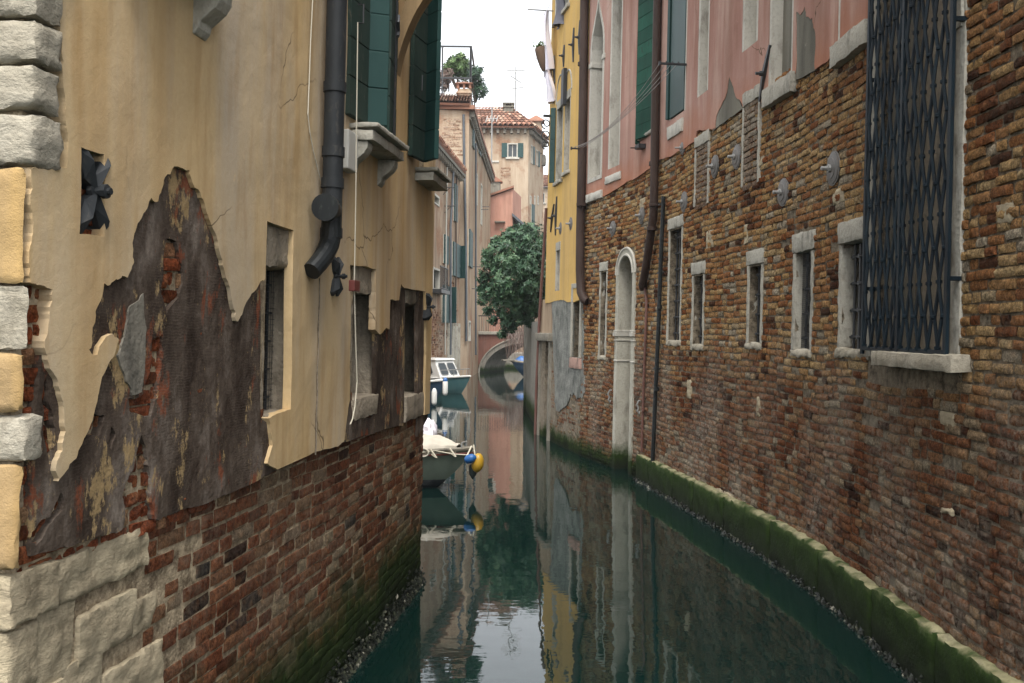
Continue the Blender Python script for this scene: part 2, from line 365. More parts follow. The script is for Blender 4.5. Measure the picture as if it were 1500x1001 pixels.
class MB:
    """collects shapes; f maps local (s, z, d) to world"""
    def __init__(s, f=None): s.v = []; s.f = []; s.a = []; s.m = f or (lambda c: Vector(c))
    def add(s, vs, fs, val=.5, raw=False):
        o = len(s.v)
        s.v += [tuple(v) if raw else tuple(s.m(v)) for v in vs]
        s.f += [tuple(o + i for i in f) for f in fs]; s.a += [val] * len(vs)
    def box(s, a0, a1, b0, b1, c0, c1, val=.5):
        s.add([(a0,b0,c0),(a1,b0,c0),(a1,b1,c0),(a0,b1,c0),(a0,b0,c1),(a1,b0,c1),(a1,b1,c1),(a0,b1,c1)],
              [(0,3,2,1),(4,5,6,7),(0,1,5,4),(1,2,6,5),(2,3,7,6),(3,0,4,7)], val)
    def rough(s, a0, a1, b0, b1, c0, c1, cell=.05, amp=.01, freq=6, rnd=.012, val=.5, lay=0):
        """box with a worn, uneven surface"""
        n = [max(2, min(26, int(round(abs(q) / cell)))) for q in (a1-a0, b1-b0, c1-c0)]
        idx = {}; vs = []; fs = []
        off = Vector((rng.uniform(0, 50), rng.uniform(0, 50), rng.uniform(0, 50)))
        def vid(i, j, k):
            if (i, j, k) in idx: return idx[(i, j, k)]
            p = Vector((a0 + (a1-a0)*i/n[0], b0 + (b1-b0)*j/n[1], c0 + (c1-c0)*k/n[2]))
            q = Vector(p)
            e = [(i in (0, n[0])), (j in (0, n[1])), (k in (0, n[2]))]
            if sum(e) >= 2:
                ctr = Vector(((a0+a1)/2, (b0+b1)/2, (c0+c1)/2))
                for ax in range(3):
                    if e[ax]: q[ax] += math.copysign(rnd * .5 * rng.uniform(.4, 1.6), ctr[ax] - p[ax])
            nv = mnoise.noise_vector(p * freq + off) * amp + mnoise.noise_vector(p * freq * 3 + off) * amp * .45
            q += nv
            if lay: q[2] += lay * mnoise.noise(Vector((p.x * 2, p.y * 17, 3)) + off)
            idx[(i, j, k)] = len(vs); vs.append(q); return len(vs) - 1
        for ax in range(3):
            u, v_ = [(1, 2), (2, 0), (0, 1)][ax]
            for side in (0, n[ax]):
                for i in range(n[u]):
                    for j in range(n[v_]):
                        c = []
                        for di, dj in ((0,0),(1,0),(1,1),(0,1)):
                            t = [0, 0, 0]; t[ax] = side; t[u] = i + di; t[v_] = j + dj
                            c.append(vid(*t))
                        fs.append(tuple(c if side else c[::-1]))
        s.add(vs, fs, val)
    def tube(s, pts, r, n=8, caps=True, raw=False, val=.5):
        P = [Vector(p) if raw else Vector(s.m(p)) for p in pts]
        rs = r if isinstance(r, (list, tuple)) else [r] * len(P)
        vs = []; prev = None
        for i, p in enumerate(P):
            t = (P[min(i+1, len(P)-1)] - P[max(i-1, 0)]).normalized()
            if prev is None: a = t.orthogonal().normalized()
            else: a = (prev - t * prev.dot(t)).normalized()
            prev = a; b = t.cross(a)
            for k in range(n):
                g = 2 * math.pi * k / n
                vs.append(p + (a * math.cos(g) + b * math.sin(g)) * rs[i])
        fs = [(i*n+k, i*n+(k+1) % n, (i+1)*n+(k+1) % n, (i+1)*n+k) for i in range(len(P)-1) for k in range(n)]
        if caps: fs += [tuple(range(n))[::-1], tuple((len(P)-1)*n + k for k in range(n))]
        s.add(vs, fs, val, True)
    def lathe(s, axis0, axis1, prof, n=20, val=.5):
        """prof: (t along axis in metres, radius), world-space axis"""
        A = Vector(axis0); t = (Vector(axis1) - A).normalized(); a = t.orthogonal().normalized(); b = t.cross(a)
        vs = []
        for h, r in prof:
            for k in range(n):
                g = 2*math.pi*k/n; vs.append(A + t*h + (a*math.cos(g) + b*math.sin(g))*r)
        fs = [(i*n+k, i*n+(k+1) % n, (i+1)*n+(k+1) % n, (i+1)*n+k) for i in range(len(prof)-1) for k in range(n)]
        fs += [tuple(range(n))[::-1], tuple((len(prof)-1)*n + k for k in range(n))]
        s.add(vs, fs, val, True)
    def prism(s, poly, d0, d1, val=.5):
        n = len(poly)
        s.add([(a, b, d0) for a, b in poly] + [(a, b, d1) for a, b in poly],
              [tuple(range(n))[::-1], tuple(range(n, 2*n))] + [(i, (i+1) % n, n+(i+1) % n, n+i) for i in range(n)], val)
    def sheet(s, outer, holes, d, back, cell=.25, und=0.0, rims=True, val=.5):
        """a slab of given outline (s, z) with holes, front at depth d, rim back to `back`"""
        loops = [outer] + list(holes)
        V = []; E = []; segs = []
        for lp in loops:
            o = len(V); V += [Vector((a, b)) for a, b in lp]; n = len(lp)
            E += [(o+i, o+(i+1) % n) for i in range(n)]
        A = []
        for lp in loops:
            q = np.array(lp); r = np.roll(q, -1, 0); A.append((q, r))
        Q0 = np.concatenate([a for a, b in A]); Q1 = np.concatenate([b for a, b in A])
        def inside(p):
            y0, y1 = Q0[:, 1], Q1[:, 1]
            c = (y0 > p[1]) != (y1 > p[1])
            if not c.any(): return False
            xs = Q0[c, 0] + (p[1] - y0[c]) * (Q1[c, 0] - Q0[c, 0]) / (y1[c] - y0[c])
            return bool((xs > p[0]).sum() % 2)
        mn, mx = Q0.min(0), Q0.max(0)
        x = mn[0] + cell * .5
        while x < mx[0]:
            y = mn[1] + cell * .5
            while y < mx[1]:
                p = (x + rng.uniform(-.1, .1) * cell, y + rng.uniform(-.1, .1) * cell)
                if inside(p): V.append(Vector(p))
                y += cell
            x += cell
        res = delaunay_2d_cdt(V, E, [], 0, 1e-5)
        vo, fo = res[0], res[2]
        fs = []
        for f in fo:
            c = sum((vo[i] for i in f), Vector((0, 0))) / len(f)
            if inside(c): fs.append(tuple(f))
        def dd(p): return d + (mnoise.noise(Vector((p[0]*1.3, p[1]*1.3, 5))) * und if und else 0)
        s.add([(p.x, p.y, dd(p)) for p in vo], fs, val)
        if rims:
            for lp in loops:
                n = len(lp)
                s.add([(a, b, dd((a, b))) for a, b in lp] + [(a, b, back) for a, b in lp],
                      [(i, n+i, n+(i+1) % n, (i+1) % n) for i in range(n)], val)
    def build(s, name, mat, parent=None, smooth=False, bevel=0.0, loc=None):
        me = bpy.data.meshes.new(name)
        if parent is not None: org = Vector(ORG[parent.name])
        elif loc is not None: org = Vector(loc)
        else:
            q = np.array(s.v); org = Vector(((q[:,0].min()+q[:,0].max())/2, (q[:,1].min()+q[:,1].max())/2, q[:,2].min()))
        v = np.array(s.v, dtype=np.float64) - np.array(org)
        me.from_pydata(v.tolist(), [], s.f)
        at_ = me.attributes.new('rnd', 'FLOAT', 'POINT'); at_.data.foreach_set('value', np.array(s.a, dtype=np.float32))
        bm = bmesh.new(); bm.from_mesh(me); bmesh.ops.recalc_face_normals(bm, faces=bm.faces); bm.to_mesh(me); bm.free()
        if smooth:
            me.polygons.foreach_set('use_smooth', [True] * len(me.polygons)); me.set_sharp_from_angle(angle=R(50))
        me.materials.append(M[mat] if isinstance(mat, str) else mat)
        o = bpy.data.objects.new(name, me); COL.objects.link(o)
        if parent is not None: o.parent = parent
        else: o.location = org
        ORG[o.name] = tuple(org)
        if bevel:
            bv = o.modifiers.new('bevel', 'BEVEL'); bv.width = bevel; bv.segments = 2; bv.limit_method = 'ANGLE'
        return o
ORG = {}
def tag(o, label=None, cat=None, group=None, kind=None):
    if label: o['label'] = label
    if cat: o['category'] = cat
    if group: o['group'] = group
    if kind: o['kind'] = kind
    return o
def thing(name, label, cat, loc, group=None):
    o = bpy.data.objects.new(name, None); COL.objects.link(o); o.location = loc; o.empty_display_size = .3
    ORG[o.name] = tuple(loc)
    return tag(o, label, cat, group)

def jag(poly, amp=.02, minlen=.02, closed=True, seed=1, rough=.55):
    """break an outline into a ragged one by midpoint displacement"""
    r = random.Random(seed); out = []
    n = len(poly)
    def sub(a, b, amp):
        L = math.hypot(b[0]-a[0], b[1]-a[1])
        if L < minlen * r.uniform(.6, 2.2): return []
        k = r.uniform(.35, .65); nx, ny = -(b[1]-a[1])/L, (b[0]-a[0])/L
        e = r.uniform(-1, 1) * min(amp, L * .28)
        m_ = (a[0] + (b[0]-a[0])*k + nx*e, a[1] + (b[1]-a[1])*k + ny*e)
        return sub(a, m_, amp*rough) + [m_] + sub(m_, b, amp*rough)
    for i in range(n if closed else n-1):
        a, b = poly[i], poly[(i+1) % n]
        out.append(a); out += sub(a, b, amp)
    if not closed: out.append(poly[-1])
    return out
def rect(s0, s1, z0, z1): return [(s0, z0), (s1, z0), (s1, z1), (s0, z1)]
def in_poly(p, poly):
    c = False; n = len(poly)
    for i in range(n):
        a, b = poly[i], poly[(i+1) % n]
        if (a[1] > p[1]) != (b[1] > p[1]) and p[0] < a[0] + (p[1]-a[1])*(b[0]-a[0])/(b[1]-a[1]): c = not c
    return c

def bricks(mb, s0, s1, z0, z1, holes=(), keep=None, h=.058, gap=.012, lmin=.11, lmax=.27, d=.012, dr=.012, rough=.008, seed=1, wave=.03, edge=.0015, heads=1):
    """single bricks laid in uneven courses; holes are (s0, s1, z0, z1) rectangles left free"""
    r = random.Random(seed); nz = mnoise.noise
    z = z0; row = 0
    while z < z1:
        hh = h * r.uniform(.88, 1.14); zc = z + hh/2
        iv = [(s0, s1)]
        for (a, b, c, e) in holes:
            if c < zc + hh*.3 and e > zc - hh*.3:
                nv = []
                for (p, q) in iv:
                    if b <= p or a >= q: nv.append((p, q)); continue
                    if a > p: nv.append((p, a))
                    if b < q: nv.append((b, q))
                iv = nv
        for (p, q) in iv:
            x = p - (r.uniform(0, lmax) if p == s0 else 0)
            while x < q - .02:
                L = r.choice((r.uniform(lmin, lmin*1.25),)*heads + ( r.uniform(lmax*.85, lmax), r.uniform(lmax*.85, lmax), r.uniform(lmin, lmax)))
                a, b = max(x, p), min(x + L, q)
                if q - b < .05: b = q
                x = b + gap * r.uniform(.6, 1.5)
                if b - a < .03: continue
                sc = (a+b)/2
                if keep and not keep(sc, zc): continue
                wv = wave * nz(Vector((sc*.8, z*.7, 1))) + wave*.35 * nz(Vector((sc*3, z*1.1, 9)))
                val = min(1, max(0, r.gauss(.5, .27) + .3 * nz(Vector((sc*.9, zc*.9, 4)))))
                brick(mb, r, a, b, z + wv + r.uniform(-.004, .004), hh, d + r.uniform(-dr, dr), rough, val, edge)
        z += hh + gap; row += 1
def brick(mb, r, a, b, z, h, d, rough, val, edge=.0015):
    nx = 5 if b - a > .15 else 4; ny = 3
    ta, tb = r.uniform(-.006, .006), r.uniform(-.006, .006)
    vs = []; off = Vector((r.uniform(0, 99), r.uniform(0, 99), 0))
    for j in range(ny + 1):
        for i in range(nx + 1):
            x = a + (b-a)*i/nx; y = z + h*j/ny + (ta*(1-i/nx) + tb*i/nx)
            ed = (i in (0, nx)) + (j in (0, ny))
            n1 = mnoise.noise(Vector((x*26, y*30, 0)) + off); n2 = mnoise.noise(Vector((x*30, y*30, 7)) + off)
            dd = d + n1 * rough - ed * (edge + .3*rough * r.random())
            if ed: x += (a+b-2*x)/(b-a) * (.005 * r.random() + edge*.5) + n2*rough*.45; y += n1*rough*.4 + (z+h/2-y)/h*edge*.8
            vs.append((x, y, dd))
    o = len(vs)
    ring = [(i, 0) for i in range(nx)] + [(nx, j) for j in range(ny)] + [(i, ny) for i in range(nx, 0, -1)] + [(0, j) for j in range(ny, 0, -1)]
    for i, j in ring:
        p = vs[j*(nx+1)+i]; vs.append((p[0] + ((a+b)/2-p[0])*.02, p[1], -.012))
    fs = [(j*(nx+1)+i, j*(nx+1)+i+1, (j+1)*(nx+1)+i+1, (j+1)*(nx+1)+i) for j in range(ny) for i in range(nx)]
    m_ = len(ring)
    for k in range(m_):
        i, j = ring[k]; i2, j2 = ring[(k+1) % m_]
        fs.append((j*(nx+1)+i, o+k, o+(k+1) % m_, j2*(nx+1)+i2))
    mb.add(vs, fs, val)
# ------------------------------------------------------------------ setting
mb = MB(); mb.add([(-500,-500,-1.6),(500,-500,-1.6),(500,900,-1.6),(-500,900,-1.6)], [(0,1,2,3)])
tag(mb.build('canal_bed', 'mud'), kind='structure')
mb = MB(); mb.add([(-60,-30,0),(60,-30,0),(60,150,0),(-60,150,0)], [(0,1,2,3)])
tag(mb.build('water', 'water'), kind='structure')

def body(root, wall, s0, s1, zt, depth, mat, zb=-1.2, inset=.34, roofmat='tile', eave=.35):
    """the rest of a house behind its facade, with a roof slab"""
    n = 10; fr = [wall.pt(s0 + (s1-s0)*i/n, 0, -inset) for i in range(n+1)]
    bx = wall.pt((s0+s1)/2, 0, -depth).x
    pl = [(p.x, p.y) for p in fr] + [(bx, fr[-1].y), (bx, fr[0].y)]
    mb = MB(); mb.prism(pl, zb, zt)
    mb.build('rear_wall', mat, root)
    fo = [wall.pt(s0 - eave + (s1-s0+2*eave)*i/n, 0, eave) for i in range(n+1)]
    lean = wall.lean * zt
    pl = [(p.x + lean, p.y) for p in fo] + [(bx, fo[-1].y), (bx, fo[0].y)]
    mb = MB(); mb.prism(pl, zt, zt + .2)
    return mb.build('roof', roofmat, root)

def shutter(mb, p0, p1, z0, z1, th=.035, boards=6, gap=.008, groove=True):
    """leaf of horizontal boards between plan points p0, p1 given as (s, d)"""
    ux, uy = p1[0]-p0[0], p1[1]-p0[1]; L = math.hypot(ux, uy); nx, ny = -uy/L*th/2, ux/L*th/2
    H = (z1-z0) / boards
    def slab(a, b, k, q0=0, q1=1, val=.5):
        A = (p0[0]+ux*q0, p0[1]+uy*q0); B = (p0[0]+ux*q1, p0[1]+uy*q1)
        c = [(A[0]+nx*k, A[1]+ny*k), (B[0]+nx*k, B[1]+ny*k), (B[0]-nx*k, B[1]-ny*k), (A[0]-nx*k, A[1]-ny*k)]
        mb.add([(x, a, y) for x, y in c] + [(x, b, y) for x, y in c], [(0,1,2,3),(7,6,5,4),(0,4,5,1),(1,5,6,2),(2,6,7,3),(3,7,4,0)], val)
    slab(z0, z1, .75, .01, .99)
    for i in range(boards): slab(z0 + i*H + gap/2, z0 + (i+1)*H - gap/2, 1 + rng.uniform(-.08, .12), val=rng.random())

def star_anchor(wall, s, z, w, h, d, root, label=None):
    """wrought anchor plate: four facetted arms round a bolt"""
    mb = MB(wall)
    for sx, sz in ((-1, 1), (1, 1), (-1, -1), (1, -1)):
        e = (s + sx*w*.42, z + sz*h*.5); k = w * .33
        pts = [(s, z, d+.03), (s+sx*k*.9, z+sz*h*.12, d+.012), (e[0]+sx*k*.35, e[1]-sz*h*.06, d+.01), (e[0]-sx*k*.2, e[1]+sz*h*.03, d+.01), (s, z+sz*h*.18, d+.012), (s+sx*w*.28, z+sz*h*.33, d+.045)]
        mb.add(pts + [(p[0], p[1], d-.03) for p in pts[:5]],
               [(0,1,5),(1,2,5),(2,3,5),(3,4,5),(4,0,5),(0,6,7,1),(1,7,8,2),(2,8,9,3),(3,9,10,4),(4,10,6,0)])
    o = mb.build('anchor_plate', 'zinc', root)
    b = MB(); b.lathe(wall.pt(s, z, d), wall.pt(s, z, d+1), [(0, w*.17), (.022, w*.17), (.025, w*.09), (.045, w*.09), (.047, w*.14), (.066, w*.14), (.068, w*.07), (.08, w*.07)], 8)
    b.build('bolt', 'zinc', o)
    return o

def console(mb, s0, s1, z, d, h):
    """S-curved stone bracket under a sill"""
    pr = [(0, 0), (d, 0), (d*1.0, -h*.22), (d*.86, -h*.42), (d*.62, -h*.6), (d*.45, -h*.72), (d*.42, -h*.86), (d*.3, -h), (0, -h*1.0)]
    n = len(pr)
    mb.add([(s0, z+b, a) for a, b in pr] + [(s1, z+b, a) for a, b in pr],
           [tuple(range(n)), tuple(range(n, 2*n))[::-1]] + [(i, n+i, n+(i+1) % n, (i+1) % n) for i in range(n)])

# ------------------------------------------------------------------ the ochre house on the left
L = Wall([(-1.66,3.13),(-1.52,4.1),(-1.385,5.0),(-1.28,5.8),(-1.17,6.6),(-1.04,7.6),(-.87,9.1),(-.84,9.4)], 1, .016)
SE = L.px(629, 560, .05)[0]
A = thing('ochre_house', 'nearest left house, ochre plaster fallen away over a dark coat and red brick', 'house', tuple(L.pt(SE/2, -1.2, -2)))
body(A, L, 0.02, SE-.02, 9.0, 7, 'plaster_ochre')
def wr(wall, x0, x1, y0, y1, d=0):
    """s and z range of a pixel box"""
    ym, xm = (y0+y1)/2, (x0+x1)/2
    return wall.px(x0, ym, d)[0], wall.px(x1, ym, d)[0], wall.px(xm, y1, d)[1], wall.px(xm, y0, d)[1]
W1 = wr(L, 388, 427, 330, 606); W2 = wr(L, 516, 550, 391, 582); W3 = wr(L, 592, 622, 424, 578)
ZSS = (4.0, 3.78, 3.82)
U = [(L.px(150, 5)[0], L.px(292, 40)[0]), (L.px(522, 190, .1)[0], L.px(572, 215, .1)[0]), (L.px(608, 255, .05)[0], L.px(632, 262, .05)[0])]
U[2] = (U[2][0], min(U[2][1], SE - .15))
holes = [rect(*W1), rect(*W2), rect(*W3)] + [rect(a+.15, b-.12, z_, z_+1.9) for (a, b), z_ in zip(U, ZSS)]
mb = MB(L); mb.sheet(rect(0, SE, -1.2, 9.0), holes, 0, -.33, .5)
mb.build('wall', 'mortar_pale', A)
# plaster
P = [(92,10),(90,50),(92,100),(95,165),(96,246),(70,250),(45,247),(44,300),(44,360),(44,414),(60,418),(76,424),(72,450),(65,500),(72,540),(88,582),(94,632),(90,660),(80,690),(84,705),(100,680),(118,650),(136,600),(150,547),(172,498),(160,490),(140,520),(128,512),(133,480),(140,450),(150,415),(168,409),(185,407),(195,385),(194,350),(212,310),(222,290),(232,295),(242,260),(257,244),(280,250),(287,275),(297,290),(307,320),(322,370),(332,410),(340,445),(345,470),(350,467),(367,430),(380,412),(387,410)]
P2 = [(391,324),(430,338),(428,470),(426,600),(412,604),(393,613),(396,635),(398,653),(390,679),(405,688)]
P3 = [(405,688),(453,668),(490,655),(503,647),(508,610),(512,586),(514,480),(514,388),(551,395),(550,440),(549,483),(557,490),(565,480),(570,483),(572,439),(585,440),(588,416),(592,422),(622,427),(624,520),(622,608)]
pl = jag(L.poly(P, .05), .016, .018, False, 3, .48) + jag(L.poly(P2, .05), .006, .03, False, 4) + jag(L.poly(P3, .05)[1:], .01, .025, False, 5, .48)
pl += [(SE+.05, L.px(629,606,.05)[1]), (SE+.05, 8.95), (pl[0][0], 8.95)]
niche = L.poly([(117,216),(150,226),(150,346),(114,343)], .05)
star2 = L.poly([(487,383),(506,384),(505,425),(487,424)], .05)
mb = MB(L); mb.sheet(pl, [jag(niche, .004, .03, True, 8)] + [rect(a+.15, b-.12, z_, z_+1.9) for (a, b), z_ in zip(U, ZSS)], .05, .0, .12, .012)
mb.build('plaster', 'plaster_ochre', A)
# combed scratch coat under it
Q = [(45,815),(99,802),(171,781),(182,765),(178,725),(195,687),(206,637),(214,665),(220,698),(226,760),(240,757),(308,736),(385,697),(406,687),(404,660),(393,618),(380,612),(379,400),(392,300),(300,225),(257,215),(200,290),(150,380),(110,400),(85,420),(60,520),(48,640)]
st = [[(245,350),(260,355),(270,400),(265,435),(245,460),(237,425),(240,380)], [(222,500),(239,489),(239,516),(231,582),(220,610),(190,604),(186,584),(209,577),(220,544)],
      [(132,599),(151,610),(143,637),(118,648)], [(88,714),(91,747),(66,780),(52,800),(46,780),(72,758)], [(66,545),(74,600),(78,650),(70,690),(62,640),(60,580)], [(160,625),(167,640),(160,668),(154,650)]]
mb = MB(L); mb.sheet(jag(L.poly(Q, .03), .012, .015, True, 6), [jag(L.poly(q, .03), .012, .015, True, 20+i) for i, q in enumerate(st)], .03, -.005, .06, .012)
mb.build('scratch_coat', 'scratch', A); mb = MB(L)
Q2 = [(503,648),(568,628),(591,624),(593,600),(593,421),(560,398),(551,390),(551,583),(546,612),(516,614),(512,560),(506,600)]
mb.sheet(jag(L.poly(Q2, .03), .01, .015, True, 7), [], .03, -.005, .06, .012)
mb.build('scratch_coat', 'scratch', A); mb = MB(L)
mb.sheet(L.poly([(612,640),(612,400),(624,380),(627,380),(627,612)], .03), [], .028, -.005, .2, .01)
mb.build('scratch_coat', 'scratch', A)
mb = MB(L)
mb.sheet(jag(L.poly([(212,430),(217,483),(209,571),(193,579),(184,560),(171,521),(182,494),(190,450)], .04), .012, .015, True, 9), [], .034, .01, .04, .022)
mb.build('cement_patch', 'stone_dirty', A)
# bricks of the base, and the rusty ones behind the fallen coats
hl = [W1, W2, W3]
s230, s_end = L.px(232, 850)[0], SE
zpl = lambda s: 1.66 if s > 1.3 else 1.75
mb = MB(L)
bricks(mb, s230-.12, s_end, -.15, 1.9, hl, lambda s, z: not (s < s230 + .3 and rng.random() < .35 and z > .7), h=.06, gap=.012, d=.008, dr=.004, rough=.005, seed=11, wave=.035)
mb.build('brick_base', 'brick_red', A, smooth=True)
mb = MB(L)
bricks(mb, .02, s230+.45, 1.55, 2.95, hl, None, h=.055, d=.012, dr=.01, rough=.014, seed=12, lmin=.07, lmax=.2)
mb.build('exposed_brick', 'brick_rust', A, smooth=True)
# quoins at the corner and big blocks of the base
def sp(x, y, d=.05): return L.px(x, y, d)
yq = [(-60,28,92),(28,95,90),(95,165,87),(165,247,92),(418,515,40),(605,677,62)]
mb = MB(L)
for y0, y1, xr in yq:
    s1 = L.px(xr, (y0+y1)/2, .06)[0]; zt = L.px(55, y0+2, .06)[1]; zb = L.px(55, y1-3, .06)[1]
    mb.rough(-.04, s1, zb, zt, -.5, .066, .022, .0085, 11, .012, lay=.01)
    mb.build('quoin', 'stone_rough', A, smooth=True); mb = MB(L)
for i in range(12):
    zb = L.px(55, -60, .06)[1] + i*.3
    mb.rough(-.04, .16 + .05*(i % 2), zb+.01, zb+.29, -.5, .07, .06, .012, 6, .014)
    mb.build('quoin', 'stone_rough', A, smooth=True); mb = MB(L)
mb = MB(L)
for y0, y1, xr, dd in [(248,417,44,.048),(517,604,42,.052),(678,828,40,.05)]:
    s1 = L.px(xr, (y0+y1)/2, .06)[0]; zt = L.px(55, y0, .06)[1]; zb = L.px(55, y1, .06)[1]
    mb.rough(-.05, s1, zb, zt, -.5, dd, .03, .009, 8, .016)
    mb.build('plastered_quoin', 'plaster_quoin', A, smooth=True); mb = MB(L)
mb = MB(L)
for x0, x1, y0, y1, dd in [(20,92,830,912,.06),(60,226,800,872,.035),(66,120,872,1010,.02),(125,205,880,958,.045),(18,64,915,1020,.045),(160,245,960,1040,.05),(204,240,872,930,.02),(100,160,962,1060,.03),(30,100,1010,1100,.05),(18,60,1025,1100,.05)]:
    a, b, c, e = wr(L, x0, x1, y0, y1, .04)
    mb.rough(max(a, -.04), b, c+.008, e-.006, -.3, dd*.5, .02, .011, 12, .008, lay=.006)
    mb.build('foundation_block', 'stone_warm', A, smooth=True); mb = MB(L)
# lower windows
def low_window(w, bars, lint, sill_px, dpane=-.28, db=-.14):
    mb = MB(L); mb.box(w[0]-.02, w[1]+.02, w[2]-.02, w[3]+.02, dpane-.02, dpane)
    win = mb.build('window', 'void', A)
    mb = MB(L)
    mb.rough(w[1]-.015, w[1]+.05, w[2], w[3], -.31, .012, .04, .012, 8, .01)
    mb.rough(w[0]-.05, w[0]+.008, w[2], w[3], -.31, .0, .05, .01, 8, .01)
    mb.rough(w[0]-.02, w[1]+.03, w[3]-lint, w[3]+.02, -.31, .02, .035, .014, 7, .012)
    mb.build('frame', 'jamb_rough', win, smooth=True)
    mb = MB(L); a, b, c, e = wr(L, *sill_px, .03)
    mb.rough(w[0]-.01, w[1]+.0, c, w[2]+.012, -.3, .04, .035, .01, 8, .012)
    mb.build('sill', 'jamb_rough', win, smooth=True)
    mb = MB(L)
    n = bars
    for i in range(n):
        s = w[0] + (w[1]-w[0]) * (i+.5)/n
        mb.tube([(s, w[2]-.01, db), (s, w[3]-lint+.01, db)], .009, 6)
    k = 5
    for i in range(k):
        z = w[2] + (w[3]-lint-w[2]) * (i+.5)/k
        mb.tube([(w[0]-.01, z, db), (w[1]+.01, z, db)], .006, 5)
    for i in range(12): mb.tube([(w[0] + (w[1]-w[0])*i/12, w[2], db+.02), (w[0] + (w[1]-w[0])*i/12, w[3]-lint, db+.02)], .0015, 3)
    for i in range(26): z = w[2] + (w[3]-lint-w[2])*i/26; mb.tube([(w[0], z, db+.021), (w[1], z, db+.021)], .0015, 3)
    mb.build('bars', 'iron', win)
low_window(W1, 3, .24, (380,420,585,612), -.15, -.12); low_window(W2, 3, .2, (515,546,582,613), -.29, -.24); low_window(W3, 2, .14, (592,620,578,614), -.29, -.24)
# upper windows: sill slab on consoles, open leaves
def upper_window(a, b, ZS, leaves=(), zt=1.9, con=True):
    mb = MB(L); mb.box(a+.15, b-.12, ZS, ZS+zt, -.3, -.28)
    win = mb.build('window', 'glass', A)
    mb = MB(L)
    mb.rough(a, b, ZS-.04, ZS, -.05, .25, .05, .006, 6, .01)
    mb.rough(a+.01, b-.01, ZS-.12, ZS-.042, -.05, .215, .05, .008, 6, .012)
    mb.build('sill', 'stone', win, smooth=True)
    for q in (a+.03, b-.15) if con else ():
        mb = MB(L); console(mb, q, q+.12, ZS-.122, .17, .19)
        mb.build('sill_bracket', 'stone', win, bevel=.006)
    for p0, p1, mat, z0, z1, nb in leaves:
        mb = MB(L); shutter(mb, p0, p1, z0, z1, .04, nb)
        sh = mb.build('shutter', mat, win, bevel=.004)
    return win
upper_window(*U[0], ZSS[0])
q = lambda x, y, d: (L.px(x, y, d)[0], d)
ZS = ZSS[1]; zt = 5.85
a0, a1, a2, a3 = q(509,100,.06), q(537,100,.09), q(568,100,.22), q(578,100,.17)
w2o = upper_window(*U[1], ZS, [(a0, a1, 'teal_grey', ZS+.03, zt, 8), (a1, a2, 'teal', ZS+.03, zt, 8), (a2, a3, 'teal_grey', ZS-.02, zt, 8)])
b0, b1, b2 = q(603,120,.08), q(624,120,.13), q(642,120,.27)
ZS = ZSS[2]
w3o = upper_window(*U[2], ZS, [(b0, b1, 'teal_grey', ZS+.03, zt, 8), (b1, b2, 'teal', ZS+.03, zt, 8)], con=False)
mb = MB(L)
for x0, y0, y1 in ((527, 6, 34), (613.5, 110, 133)):
    for dx, yy0, yy1 in ((3, y0, y1),):
        s_, z0 = L.px(x0+dx, y1, .12); z1 = L.px(x0+dx, y0, .12)[1]
        mb.tube([(s_, z0, .09), (s_, z0, .13), (s_, z1, .13), (s_, z1, .09)], .006, 5)
    mb.build('handle', 'iron', w2o if x0 < 600 else w3o); mb = MB(L)
mb = MB(L)      # iron stay rod beside the shutters
s_, z0 = L.px(577, 198, .23); mb.tube([(s_, z0, .23), (s_, z0+2, .23)], .008, 6)
z1 = L.px(577, 30, .23)[1]; mb.tube([(s_-.03, z1-.1, .25), (s_+.02, z1-.05, .24), (s_-.03, z1, .25), (s_+.01, z1+.06, .24)], .012, 6)
mb.build('shutter_stay', 'iron', w2o)
# curved plaster brace high on the wall
s_, z0 = L.px(581, 106, .06); prof = []
for i in range(13):
    t = i/12; prof.append((.05 + .42*t**1.35, z0 + .75*t + .12*math.sin(t*3)))
mb = MB(L)
up = [(d_, z_) for d_, z_ in prof] + [(d_ - .02, z_ + .22) for d_, z_ in prof[::-1]]
n = len(up); mb.add([(s_, b, a) for a, b in up] + [(s_+.16, b, a) for a, b in up], [tuple(range(n)), tuple(range(n, 2*n))[::-1]] + [(i, n+i, n+(i+1) % n, (i+1) % n) for i in range(n)])
mb.build('brace', 'bracket_plaster', A)
star_anchor(L, *L.px(133, 281, .03), .19, .31, .03, A)
star_anchor(L, *L.px(492, 405, .06), .13, .24, .055, A)
star_anchor(L, L.px(628, 450, .06)[0]-.08, L.px(628, 450, .06)[1], .13, .24, .06, A)
mb = MB(L); c = niche; mb.sheet(c, [], .004, -.02, .3); mb.build('anchor_niche', 'zinc', A)
# a joint in the plaster below the pipe
mb = MB(L); s_, zj = L.px(468, 408, .05); zb = L.px(468, 664, .05)[1]
mb.tube([(s_ + .006*math.sin(i*1.7), zb + (zj-zb)*i/14, .052) for i in range(15)], .0045, 5); mb.build('joint', 'mortar', A)
